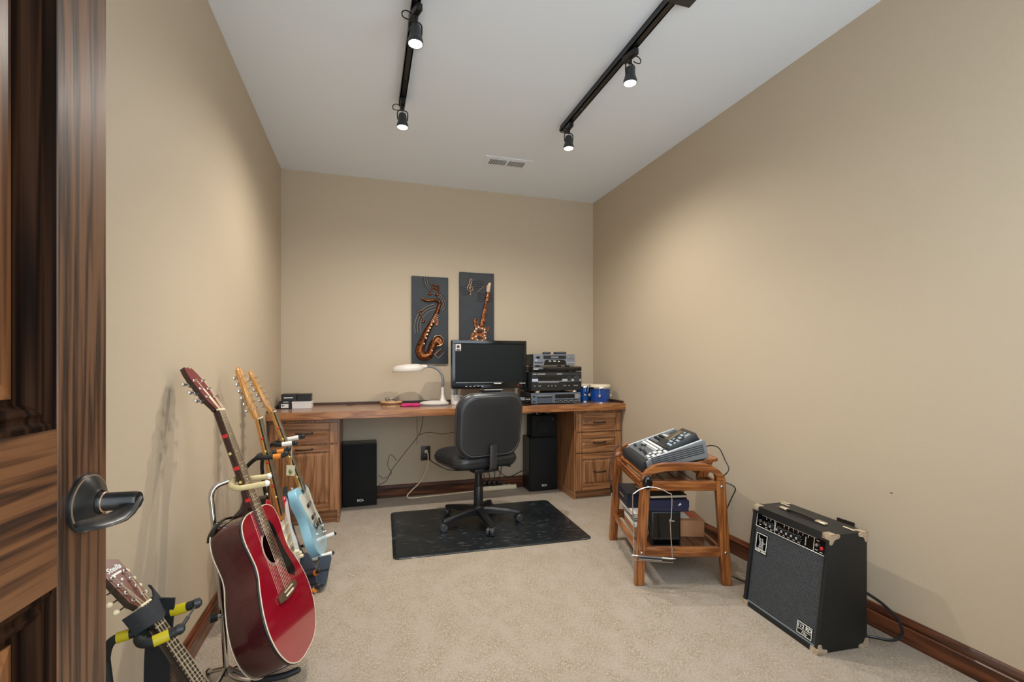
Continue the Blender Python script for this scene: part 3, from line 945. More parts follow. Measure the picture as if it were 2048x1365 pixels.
for k in range(4):
    MB().box(-.168 + k * .018, -.156 + k * .018, -.006, -.003, .026, .034).build('button', M['black_plastic'], t)
MB().box(-.012, .012, -.0054, -.0048, .040, .046).box(-.05, -.03, -.0054, -.0048, .040, .046).box(.03, .045, -.0054, -.0048, .036, .044).build('printed_mark', M['white_paint'], t)
z += .0986
for lb, xx, rz, L, dm in (('stubby black remote lying on the video recorder, left', 1.425, 75, .065, .020), ('longer black remote lying on the video recorder, right', 1.545, 68, .105, .022)):
    r_ = thing('remote_control', lb, 'remote', (xx, 3.62, z), R(rz), 'remotes on the video recorder')
    MB().box(-.024, .024, -L / 2, L / 2, 0, dm, .006, 3).build('case', M['black_plastic'], r_)
    for k in range(3):
        for q in range(3):
            MB().box(-.016 + q * .012, -.009 + q * .012, -L / 2 + .010 + k * .016, -L / 2 + .018 + k * .016, dm - .0005, dm + .002).build('button', M['grey_plastic'], r_)

# ---- bongos
def bongo():
    t = thing('bongo_drums', 'pair of blue bongo drums with pale hide heads in the desk corner', 'bongos', (1.878, 3.545, ZD + .0006), R(-65))
    blue = mt('bongo_blue_lacquer', (22, 84, 168), .25, coat=.5, var=(6, (14, 60, 140)))
    hide = mt('drum_hide', (214, 196, 166), .6, var=(14, (232, 220, 196)))
    for cx, r, nm in ((.0, .088, 0), (-.168, .076, 1)):
        T = Matrix.Translation((cx, 0, 0))
        s = MB().lathe([(r * .80, .0), (r * .82, .004), (r * .90, .05), (r * .97, .11), (r * .98, .122), (r * .9, .122)], 36, T).build('drum_shell', blue, t)
        MB().lathe([(r * .80, 0), (r * .825, 0), (r * .835, .008), (r * .815, .008)], 36, T).build('base_ring', M['chrome'], s)
        h = MB().lathe([(r * 1.02, .128), (r * 1.02, .142), (r * .98, .150), (r * .8, .152), (0, .152)], 36, T).build('drum_head', hide, t)
        MB().lathe([(r * 1.02, .118), (r * 1.10, .118), (r * 1.115, .124), (r * 1.10, .131), (r * 1.02, .131)], 36, T).build('hoop', M['chrome'], h)
        for k in range(4):
            a = R(35 + 90 * k + (10 if nm else 0))
            c, sn = math.cos(a), math.sin(a)
            p = lambda rr, zz: (cx + rr * c, rr * sn, zz)
            l = MB().tube([p(r * 1.08, .128), p(r * 1.10, .10), p(r * 1.06, .07), p(r * 1.02, .045)], [.0035, .004, .0055, .003], 8).build('tension_lug', M['chrome'], t)
            MB().ball(p(r * 1.0, .062), (.009, .009, .014), 10, 6).build('lug_plate', M['cream'], l)
    MB().box(-.093, -.073, -.025, .025, .045, .095, .004, 2).build('bridge_block', M['black_plastic'], t)
bongo()

# ------------------------------------------------------------------ under the desk
def rca_speaker(label, x0, x1, yf, yb, h):
    t = thing('floor_speaker', label, 'speaker', ((x0 + x1) / 2, (yf + yb) / 2, .0008), 0, 'black speakers under the desk')
    a, b = (x1 - x0) / 2, (yb - yf) / 2
    MB().box(-a, a, -b + .012, b, 0, h, .003, 1).build('cabinet', mt('speaker_vinyl', (16, 16, 17), .35), t)
    g = MB().box(-a + .004, a - .004, -b, -b + .012, .006, h - .006, .004, 2).build('grille', M['black_cloth'], t)
    lettering('RCA', .024, M['white_paint'], g, (a * .04, -b - .0012, .048), bold=.0006, depth=.0004)
    return t
rca_speaker('black speaker standing beside the oak cabinet behind the guitars', -.172, .080, 3.775, 3.955, .482)
rca_speaker('black speaker standing under the desk right of the office chair', 1.332, 1.588, 3.77, 3.955, .462)

bs = thing('subwoofer', 'small glossy black speaker box on top of the right floor speaker', 'speaker', (1.475, 3.86, .4635))
MB().box(-.115, .110, -.07, .07, 0, .185, .006, 2).build('cabinet', M['black_cloth'], bs)
MB().lathe([(.062, 0), (.066, .003), (.060, .006), (.050, .002), (.018, -.008), (.0, -.002)], 32, Matrix.Translation((-.02, -.072, .088)) @ Matrix.Rotation(R(90), 4, 'X')).build('cone', M['black_cloth'], bs)
MB().cyl((.075, -.078, .15), (.075, -.07, .15), .010, n=16).build('dial', M['charcoal'], bs)
cc = MB()
for k in range(3):
    cc.tube([(math.cos(a) * (.05 + .004 * k) + 0, math.sin(a) * .03, .003 + .006 * k) for a in [2 * PI * q / 24 for q in range(24)]], .003, 6, True)
cw = cc.build('cable_coil', M['black_gloss'], None, (1.45, 3.86, .6505))
tag(cw, 'small coil of black cable on the black speaker under the desk', 'cable')

def outlet(label, loc, rz):
    t = thing('wall_outlet', label, 'outlet', loc, rz, 'dark wall outlets')
    pm_ = mt('dark_brown_plate', (38, 28, 24), .4)
    MB().box(-.039, .039, -.006, 0, -.060, .060, .002, 2).build('cover_plate', pm_, t)
    for zz in (-.025, .025):
        s = MB().box(-.016, .016, -.0085, -.006, zz - .014, zz + .014, .003, 2).build('socket', mt('socket_brown', (26, 20, 18), .4), t)
        for sx in (-.006, .006):
            MB().box(sx - .001, sx + .001, -.0089, -.0085, zz - .005, zz + .004).build('slot', M['black_plastic'], s)
    MB().cyl((0, -.0072, 0), (0, -.006, 0), .003, n=10).build('screw', M['steel'], t)
outlet('dark brown outlet plate on the back wall under the desk', (.478, YB, .345), 0)
outlet('dark brown outlet plate on the right wall behind the amplifier', (XR, 1.545, .345), R(-90))
wc = thing('extension_cord', 'cream power cord looping from the back wall outlet along the floor', 'cord', (.478, 3.955, 0))
MB().box(-.013, .013, -.026, .0085, .354, .378, .004, 2).build('plug', M['cream'], wc)
MB().tube(crom([(0, -.022, .365), (.012, -.04, .34), (.004, -.05, .24), (-.05, -.055, .13), (-.13, -.07, .06), (-.16, -.08, .025), (-.13, -.085, .0075), (-.02, -.075, .0065), (.18, -.06, .0065), (.40, -.04, .0085), (.44, -.03, .014)], 8), .0048, 8).build('cable', M['cream'], wc)

ps = thing('power_strip', 'long cream power strip lying along the baseboard behind the chair', 'power strip', (1.09, 3.925, .0008), R(1))
MB().box(-.17, .17, -.018, .018, 0, .036, .006, 2).build('strip_case', M['cream'], ps)
for k in range(6):
    MB().box(-.13 + k * .045, -.106 + k * .045, -.012, .012, .0358, .0375, .003, 1).build('socket', M['white_plastic'], ps)
MB().box(.135, .155, -.008, .008, .036, .041, .001, 1).build('switch', mt('strip_switch', (150, 60, 40), .4), ps)
for k, (xx, up) in enumerate(((-.118, .09), (-.073, .12), (-.028, .11), (.017, .10))):
    pg = thing('power_plug', ['black plug at the left end of the power strip', 'second black plug from the left on the power strip', 'third black plug from the left on the power strip', 'black plug nearest the switch of the power strip'][k], 'plug', (1.09 + xx, 3.925, .039), 0, 'plugs in the power strip')
    MB().box(-.016, .016, -.012, .012, 0, .042, .005, 2).build('plug_body', M['black_plastic'], pg)
    MB().tube(crom([(0, 0, .04), (.004, .004, .075), (-.012 + .01 * k, .012, .12), (-.03 + .02 * k, .02, .2), (.02 * k - .06, .026, .33), (.03 * k - .08, .03, .50), (.03 * k - .1, .03, .675)], 6), .0034, 6).build('cord', M['black_plastic'], pg)
def wire(name, label, pts, r, mat, cat='cable', n=8):
    o = MB().tube(crom(pts, n), r, 8).build(name, mat)
    return tag(o, label, cat)
brown_w = mt('brown_wire', (92, 66, 42), .5)
wire('speaker_wire', 'thin brown wire running down the wall to the left speaker', [(.46, 3.962, .715), (.45, 3.966, .60), (.42, 3.966, .50), (.34, 3.966, .40), (.26, 3.966, .30), (.20, 3.966, .22), (.16, 3.966, .14), (.10, 3.955, .11), (.09, 3.95, .09)], .0022, brown_w)
wire('speaker_wire', 'thin brown wire crossing the wall behind the office chair', [(.42, 3.964, .50), (.50, 3.968, .52), (.62, 3.968, .50), (.74, 3.968, .51), (.90, 3.968, .47)], .0022, brown_w)
wire('speaker_wire', 'loose brown wire tail curling beside the left speaker', [(.24, 3.968, .30), (.19, 3.968, .35), (.17, 3.968, .26), (.20, 3.965, .20), (.14, 3.96, .16), (.10, 3.955, .19)], .002, brown_w)
wire('mains_cable', 'black cord sagging from the outlet to behind the chair', [(.500, 3.956, .30), (.54, 3.92, .27), (.66, 3.89, .21), (.82, 3.885, .20), (1.0, 3.885, .24), (1.16, 3.885, .12), (1.31, 3.89, .16)], .0034, M['black_plastic'], 'cord')
uc = thing('data_cable', 'black cable with a clear end plug hanging behind the chair', 'cable', (1.20, 3.89, .30))
MB().tube(crom([(-.12, .02, .06), (-.06, .015, .05), (-.02, .005, .02), (0, 0, 0)], 6), .0032, 8).build('cable', M['black_plastic'], uc)
MB().box(-.005, .034, -.008, .008, -.022, -.004, .002, 1, mx=Matrix.Rotation(R(30), 4, 'Y')).build('clear_plug', mt('clear_plug', (206, 210, 214), .2), uc)
wire('hanging_wire', 'thin dark wire hanging down the back wall above the outlet', [(.405, 3.968, .715), (.405, 3.968, .60), (.408, 3.968, .50), (.405, 3.968, .42)], .0016, brown_w)

# ------------------------------------------------------------------ wall art
art_back = mt('art_dark_slate', (36, 41, 47), .5, var=(7, (22, 24, 28), .3, .7))
copper = mt('hammered_copper', (150, 88, 44), .32, .75, var=(55, (66, 30, 16), .42, .58), bump=(70, .8))
darkwire = mt('dark_bronze_wire', (46, 38, 34), .4, .6)
palewire = mt('pale_copper_wire', (158, 132, 110), .35, .6)
pearl = mt('pearl_stud', (238, 226, 210), .25, .3)
def panel(name, label, x0, x1, z0, z1):
    t = thing(name, label, 'wall art', ((x0 + x1) / 2, YB, z0), 0, 'dark metal music plaques')
    w_, h_ = x1 - x0, z1 - z0
    MB().box(-w_ / 2, w_ / 2, -.024, -.001, 0, h_, .002, 1).build('backing', art_back, t)
    return t, w_, h_
# saxophone plaque (picture coordinates: u right, v down, in the panel's own 472 x 1120 grid)
t, w_, h_ = panel('saxophone_plaque', 'dark wall plaque with copper saxophone relief and music staff', .361, .664, 1.096, 1.824)
def S(u, v, d=.0):
    return (-w_ / 2 + (u - 150) / 472 * w_, -.025 - d, h_ - (v - 165) / 1120 * h_)
def staff(t, S, pts, gap, mats, r=.0016, n=5):
    cs = crom([(a, b, 0) for a, b in pts], 8)
    for k in range(n):
        line = []
        for i, p in enumerate(cs):
            q0, q1 = cs[max(0, i - 1)], cs[min(len(cs) - 1, i + 1)]
            tg = (q1 - q0).normalized()
            off = (k - (n - 1) / 2) * gap
            line.append(S(p.x - tg.y * off, p.y + tg.x * off, .002))
        MB().tube(line, r, 6).build('staff_line', mats[k % len(mats)], t)
staff(t, S, [(325, 172), (345, 270), (410, 345), (490, 395), (555, 460), (568, 530), (525, 590)], 14, [darkwire, palewire])
staff(t, S, [(450, 545), (350, 585), (262, 670), (222, 780), (228, 890)], 17, [palewire, darkwire])
sx = crom([(282, 450, 0), (345, 476, 0), (430, 466, 0), (492, 476, 0), (502, 530, 0), (474, 620, 0), (424, 730, 0), (356, 850, 0), (296, 980, 0), (256, 1090, 0), (268, 1170, 0), (318, 1196, 0), (372, 1168, 0), (404, 1090, 0), (430, 1030, 0), (462, 1000, 0)], 6)
rad = [(0, 15), (.18, 19), (.30, 24), (.45, 34), (.60, 42), (.72, 54), (.80, 52), (.9, 44), (1.0, 52)]
def interp(tb, x):
    for (a, b), (c, d) in zip(tb, tb[1:]):
        if x <= c:
            return b + (d - b) * (x - a) / (c - a)
    return tb[-1][1]
cum = [0]
for i in range(1, len(sx)):
    cum.append(cum[-1] + (sx[i] - sx[i - 1]).length)
MB().tube([S(p.x, p.y, .010) for p in sx], [interp(rad, c / cum[-1]) * 1.1 / 472 * w_ for c in cum], 14).build('saxophone', copper, t)
bell = MB().lathe([(.046, 0), (.050, .006), (.046, .012), (.036, .010), (.030, .004), (0, .003)], 28, Matrix.Translation(S(484, 990, .012)) @ Matrix.Rotation(R(90), 4, 'X')).build('bell', copper, t)
MB().tube([(S(484, 990, .026)[0] + .044 * math.cos(a), S(484, 990, .026)[1], S(484, 990)[2] + .044 * math.sin(a)) for a in [2 * PI * q / 28 for q in range(28)]], .004, 8, True).build('bell_rim', palewire, bell)
for u, v in ((420, 745), (395, 790), (378, 830), (357, 868), (340, 912), (327, 960), (300, 1030), (243, 1165), (310, 1175), (402, 1118), (325, 1216), (268, 1100)):
    c = S(u, v, .038)
    MB().ball(c, (.0072, .004, .0072), 10, 6).build('key_stud', pearl, t)
for k in range(5):
    a, b = S(440 - k * 12, 650 + k * 22, .026), S(490 - k * 12, 672 + k * 22, .026)
    MB().tube([a, b], .0035, 6).build('key_bar', palewire, t)
MB().prism([(S(470, 690)[0], S(470, 690)[2]), (S(492, 720)[0], S(492, 720)[2]), (S(480, 795)[0], S(480, 795)[2]), (S(445, 780)[0], S(445, 780)[2])], -.038, -.026, 'xz').build('key_guard', copper, t)
nt_ = MB()
for (u, v) in ((385, 388), (475, 395)):
    nt_.ball(S(u, v, .006), (.014, .007, .011), 12, 8)
nt_.tube([S(396, 385, .008), S(412, 275, .008)], .0045, 8).tube([S(486, 392, .008), S(498, 285, .008)], .0045, 8)
nt_.tube([S(410, 272, .008), S(500, 285, .008)], .006, 8).tube([S(407, 312, .008), S(496, 322, .008)], .005, 8)
nt_.build('music_note', copper, t)
MB().ball(S(298, 745, .006), (.014, .007, .011), 12, 8).tube([S(308, 740, .008), S(240, 622, .008)], .005, 8).tube([S(238, 622, .008), S(292, 602, .008)], .0055, 8).build('music_note', copper, t)
MB().tube([S(440, 1165, .004), S(528, 1090, .004), S(578, 1128, .004), S(492, 1216, .004), S(440, 1165, .004)], .0032, 6).build('square_wire', palewire, t)
MB().tube([S(478, 1170, .006), S(520, 1105, .006)], .006, 8).build('music_note', copper, t)
# guitar plaque
t, w_, h_ = panel('guitar_plaque', 'dark wall plaque with copper electric guitar relief behind the television', .762, 1.065, 1.156, 1.880)
def G(u, v, d=.0):
    return (-w_ / 2 + (u - 760) / 448 * w_, -.025 - d, h_ - (v - 108) / 1066 * h_)
staff(t, G, [(772, 365), (850, 330), (920, 285), (1000, 265), (1075, 275)], 26, [darkwire])
for k in range(5):
    MB().tube([G(990, 365 + k * 25, .002), G(1190, 365 + k * 25, .002)], .0018, 6).build('staff_line', darkwire, t)
MB().tube([G(992, 345, .003), G(1068, 280, .003)], .002, 6).build('staff_line', palewire, t)
clef = crom([(880, 402, 0), (900, 380, 0), (895, 300, 0), (915, 215, 0), (905, 190, 0), (890, 215, 0), (880, 260, 0), (858, 300, 0), (862, 335, 0), (895, 350, 0), (925, 330, 0), (918, 300, 0), (890, 296, 0), (880, 318, 0)], 6)
MB().tube([G(p.x, p.y, .006) for p in clef], .0045, 8).build('treble_clef', palewire, t)
gb = crom2([(945, 690), (965, 678), (985, 720), (1005, 790), (1030, 800), (1060, 795), (1095, 810), (1138, 795), (1135, 830), (1100, 880), (1098, 930), (1120, 1010), (1110, 1090), (1060, 1140), (980, 1150), (890, 1130), (855, 1060), (865, 980), (900, 900), (945, 840), (950, 780), (932, 735)], 4)
MB().prism([(G(u, v)[0], G(u, v)[2]) for u, v in gb], -.040, -.0245, 'xz', bev=.005).build('guitar_body', copper, t)
MB().prism([(G(u, v)[0], G(u, v)[2]) for u, v in ((1112, 345), (1146, 350), (1070, 800), (1010, 795))], -.046, -.0245, 'xz', bev=.003).build('guitar_neck', copper, t)
MB().prism([(G(u, v)[0], G(u, v)[2]) for u, v in ((1100, 350), (1100, 280), (1130, 235), (1160, 222), (1168, 245), (1150, 300), (1150, 350))], -.042, -.0245, 'xz', bev=.003).build('guitar_headstock', palewire, t)
for u, v in ((968, 822), (950, 855), (918, 945), (985, 965), (1045, 815), (1078, 830), (1080, 862), (1080, 905), (1090, 938), (1048, 970), (965, 918), (1000, 800)):
    MB().ball(G(u, v, .016), (.008, .004, .008), 10, 6).build('stud', pearl, t)
for v in (850, 935):
    MB().box(G(985, v)[0], G(1040, v)[0], -.046, -.039, G(0, v)[2] - .012, G(0, v)[2] + .012, .002, 1).build('pickup', darkwire, t)

# ------------------------------------------------------------------ chair mat
def mat_material():
    m = mt('chair_mat_black', (20, 23, 25), .33)
    nt = m.node_tree
    b = nt.nodes['Principled BSDF']
    tc = nd(nt, 'ShaderNodeTexCoord')
    acc = None
    for rot, sc in ((20, (9, 120, 1)), (75, (14, 150, 1)), (140, (8, 110, 1))):
        mp = nd(nt, 'ShaderNodeMapping')
        mp.inputs['Rotation'].default_value = (0, 0, R(rot))
        mp.inputs['Scale'].default_value = sc
        nt.links.new(tc.outputs['Object'], mp.inputs['Vector'])
        n = nd(nt, 'ShaderNodeTexNoise')
        n.inputs['Scale'].default_value = 1
        n.inputs['Detail'].default_value = 3
        nt.links.new(mp.outputs[0], n.inputs['Vector'])
        mr = nd(nt, 'ShaderNodeMapRange')
        mr.inputs[1].default_value = .66
        mr.inputs[2].default_value = .74
        nt.links.new(n.outputs['Fac'], mr.inputs[0])
        if acc is None:
            acc = mr.outputs[0]
        else:
            mx = nd(nt, 'ShaderNodeMath', operation='MAXIMUM')
            nt.links.new(acc, mx.inputs[0])
            nt.links.new(mr.outputs[0], mx.inputs[1])
            acc = mx.outputs[0]
    n2 = nd(nt, 'ShaderNodeTexNoise')
    n2.inputs['Scale'].default_value = 5
    n2.inputs['Detail'].default_value = 5
    nt.links.new(tc.outputs['Object'], n2.inputs['Vector'])
    mm = nd(nt, 'ShaderNodeMath', operation='MULTIPLY')
    nt.links.new(acc, mm.inputs[0])
    nt.links.new(n2.outputs['Fac'], mm.inputs[1])
    mix = nd(nt, 'ShaderNodeMix', data_type='RGBA')
    nt.links.new(mm.outputs[0], mix.inputs[0])
    mix.inputs[6].default_value = lin((27, 31, 33))
    mix.inputs[7].default_value = lin((190, 198, 204))
    nt.links.new(mix.outputs[2], b.inputs['Base Color'])
    mr = nd(nt, 'ShaderNodeMapRange')
    mr.inputs[3].default_value = .16
    mr.inputs[4].default_value = .42
    nt.links.new(n2.outputs['Fac'], mr.inputs[0])
    nt.links.new(mr.outputs[0], b.inputs['Roughness'])
    return m
mo = thing('chair_mat', 'scuffed black floor mat under the office chair', 'mat', (.763, 3.098, .0006), R(-1.9))
rs = []
for ins, z in ((0, 0), (0, .004), (.004, .007), (.03, .0095), (.035, .0095)):
    rs.append([(x, y, z) for x, y in rrect(.605 - ins, .428 - ins, .035, 6)])
MB().rings(rs).build('mat_sheet', mat_material(), mo)

# ------------------------------------------------------------------ office chair
def chair():
    t = thing('office_chair', 'black vinyl armless office chair on five casters, seen from behind', 'chair', (.735, 3.135, .0105), R(14))
    base_rot = R(203 - 14)
    pl = mt('chair_plastic', (30, 31, 33), .36)
    # five star base
    MB().lathe([(.0, .055), (.042, .058), (.046, .075), (.044, .105), (.036, .118), (.0, .118)], 28).build('base_hub', pl, t)
    for k in range(5):
        a = base_rot + 2 * PI * k / 5
        T = Matrix.Rotation(a, 4, 'Z')
        rs = []
        for x, hw, z0, z1 in ((.030, .026, .062, .110), (.10, .024, .064, .106), (.20, .021, .062, .092), (.265, .019, .060, .080), (.283, .014, .061, .076)):
            rs.append([(x, -hw, z0), (x, hw, z0), (x, hw * 1.0, z1 - .012), (x, hw * .55, z1), (x, -hw * .55, z1), (x, -hw, z1 - .012)])
        lg = MB().rings(rs, mx=T).build('base_leg', pl, t)
        # twin wheel caster
        cx = .265
        c = MB()
        sw = R(random.uniform(-60, 60))
        C = T @ Matrix.Translation((cx, 0, 0)) @ Matrix.Rotation(sw, 4, 'Z')
        for sgn in (-1, 1):
            W = C @ Matrix.Translation((.012, sgn * .016, .0255)) @ Matrix.Rotation(R(-90 * sgn), 4, 'X')
            c.lathe([(.010, -.010), (.0245, -.0095), (.0252, -.006), (.0252, .005), (.022, .009), (.008, .010), (0, .010)], 22, W)
        c.cyl((0, 0, .03), (0, 0, .064), .006, n=10, mx=C)
        c.build('caster', mt('caster_grey', (58, 59, 62), .4) if k == 0 else bpy.data.materials['caster_grey'], lg)
        h = MB().ball((.010, 0, .036), (.022, .013, .020), 14, 8, mx=C)
        h.build('caster_hood', pl, lg)
    # gas lift
    MB().lathe([(.031, .10), (.033, .12), (.031, .245), (.029, .250)], 24).build('lift_sleeve', pl, t)
    MB().lathe([(.0245, .24), (.0245, .36), (.020, .385)], 24).build('lift_column', M['black_metal'], t)
    MB().box(-.09, .09, -.13, .10, .365, .395, .008, 2).build('tilt_mechanism', M['black_metal'], t)
    MB().tube([(.08, -.02, .378), (.20, -.03, .372), (.235, -.03, .366)], [.005, .005, .009], 8).build('height_lever', M['black_metal'], t)
    # seat (front is +y)
    rs = []
    for ins, z in ((.05, .395), (.015, .402), (.002, .425), (.0, .445), (.004, .468), (.022, .490), (.06, .503), (.12, .508)):
        ring = []
        for x, y in rrect(.238 - ins, .225 - ins, .09 - ins * .4, 8):
            droop = -.018 * max(0.0, (y - .08) / .14) ** 2
            ring.append((x, y + .055, z + droop * (z - .39) / .1))
        rs.append(ring)
    s_ = MB().rings(rs).build('seat', M['leather'], t, angle=60)
    pipe = [(x, y + .055, .444 - .004 * max(0, (y - .08) / .14)) for x, y in rrect(.2385, .2255, .09, 8)]
    MB().tube(pipe, .003, 6, True).build('seat_piping', M['leather'], s_)
    # back bar
    bar = [(0, -.10, .385), (0, -.175, .388), (0, -.205, .410), (0, -.212, .46), (0, -.214, .56)]
    rs = []
    for p in crom(bar, 5):
        rs.append([(p.x - .026, p.y - .004, p.z), (p.x + .026, p.y - .004, p.z), (p.x + .026, p.y + .004, p.z), (p.x - .026, p.y + .004, p.z)])
    rs2 = MB().tube(crom(bar, 5), .026, 12, flat=.30, up=(0, 0, 1))
    rs2.build('back_bar', mt('bar_grey', (74, 74, 76), .35, .6), t)
    # backrest
    hw, hh, cz = .240, .207, .682
    tilt = Matrix.Translation((0, -.185, cz)) @ Matrix.Rotation(R(6), 4, 'X')
    rs = []
    for ins, y in ((.075, -.030), (.035, -.032), (.024, -.031), (.018, -.026), (.004, -.020), (0, .0), (.004, .025), (.02, .045), (.06, .058), (.11, .061)):
        ring = []
        for x, z in rrect(hw - ins, hh - ins, .104 - ins * .35, 9):
            xx = x * (1 + .02 * z / hh)
            bow = .030 * (x / hw) ** 2
            ring.append((xx, y + bow, z + .012 * (1 - (x / hw) ** 2) * (1 if z > 0 else -.3)))
        rs.append(ring)
    bk = MB().rings(rs, mx=tilt).build('backrest', M['leather'], t, angle=60)
    for ins, y, r in ((.021, -.030, .0035), (.0, -.004, .0028)):
        pp = []
        for x, z in rrect(hw - ins, hh - ins, .104 - ins * .35, 9):
            xx = x * (1 + .02 * z / hh)
            pp.append((xx, y + .030 * (x / hw) ** 2, z + .012 * (1 - (x / hw) ** 2) * (1 if z > 0 else -.3)))
        MB().tube(pp, r, 6, True, mx=tilt).build('back_piping', mt('worn_piping', (74, 77, 80), .4) if ins else bpy.data.materials['worn_piping'], bk)
chair()

# ------------------------------------------------------------------ wooden cart with recorder
CX0, CY0, CA = 1.501, 1.973, R(-17.29)
CT = Matrix.Translation((CX0, CY0, 0)) @ Matrix.Rotation(CA, 4, 'Z')
def cpos(x, y, z):
    return CT @ Vector((x, y, z))
def cthing(name, label, cat, x, y, z, rz=0.0, group=None):
    return thing(name, label, cat, cpos(x, y, z), CA + rz, group)
def cart():
    t = thing('wooden_cart', 'varnished wooden serving cart with arched ends beside the amplifier', 'cart', (CX0, CY0, 0.0008), CA)
    LW, LD = .046, .034          # leg width and depth
    def half(z):                 # half width of the splayed end frame at height z
        return .2405 - (.2405 - .2025) * z / .60
    for yc in (0.0, .595):
        y0, y1 = yc - LD / 2, yc + LD / 2
        for sgn in (-1, 1):
            poly = []
            for z in (0, .52):
                poly.append((sgn * half(z), z))
            for z in (.52, 0):
                poly.append((sgn * (half(z) - LW), z))
            MB().prism(poly, y0, y1, 'xz', bev=.003, seg=1).build('leg', M['cart_z'], t)
        # arched hand rail
        out, inn = [], []
        h = half(.53)
        out.append((half(.52), .520))
        for k in range(21):
            u = 1 - 2 * k / 20
            out.append((h * math.copysign(abs(u) ** .62, u) if abs(u) > 1e-6 else 0.0, .532 + .072 * (1 - (abs(u) ** .62) ** 4.6)))
        out.append((-half(.52), .520))
        for x, z in ((-half(.52) + LW, .52), (-half(.55) + LW * .9, .548), (-half(.55) + LW * 1.35, .558)):
            inn.append((x, z))
        for k in range(9):
            u = -1 + 2 * k / 8
            inn.append((u * .13, .563 + .006 * (1 - u * u)))
        for x, z in ((half(.55) - LW * 1.35, .558), (half(.55) - LW * .9, .548), (half(.52) - LW, .52)):
            inn.append((x, z))
        MB().prism(out + inn, y0, y1, 'xz', bev=.004, seg=2).build('arched_handle', M['cart_x'], t)
        for z0, z1, nm in ((.468, .515, 'upper_rail'), (.140, .187, 'lower_rail')):
            h = half((z0 + z1) / 2) - LW + .002
            MB().box(-h, h, y0 + .004, y1 - .004, z0, z1, .003, 1).build(nm, M['cart_x'], t)
        for z in (.490, .163):
            for sgn in (-1, 1):
                yb_ = y0 - .002 if yc < .1 else y1 + .002
                MB().ball((sgn * (half(z) - LW / 2), yb_, z), (.0075, .004, .0075), 12, 6).build('bolt', M['steel'], t)
    for sgn in (-1, 1):
        for z0, z1, nm in ((.462, .505, 'side_rail'), (.135, .168, 'shelf_rail')):
            x = sgn * (half(z0) - LW * .55)
            MB().box(x - .010, x + .010, LD / 2, .595 - LD / 2, z0, z1, .003, 1).build(nm, M['cart_y'], t)
    # slatted lower and upper shelves
    for z, nm, hw in ((.152, 'shelf_board', .172), (.488, 'top_board', .148)):
        for k in range(4):
            wv = 2 * hw / 4
            MB().box(-hw + k * wv + .0015, -hw + (k + 1) * wv - .0015, .018, .577, z, z + .016, .002, 1).build(nm, M['shelf_dark'], t)
    return t
cart()

# tilted board that props the recorder
tb = cthing('tilted_board', 'tilted wooden board propping the recorder on the cart', 'board', -.185, .30, .5165)
TA = R(-11.5)
MB().box(0, .405, -.225, .215, .0, .018, .003, 1, mx=Matrix.Rotation(TA, 4, 'Y')).build('board', M['cart_y'], tb)
for yy in (-.19, .17):
    MB().prism([(.30, -.0095), (.355, -.0095), (.385, .074), (.335, .064)], yy, yy + .02, 'xz').build('prop', M['cart_z'], tb)

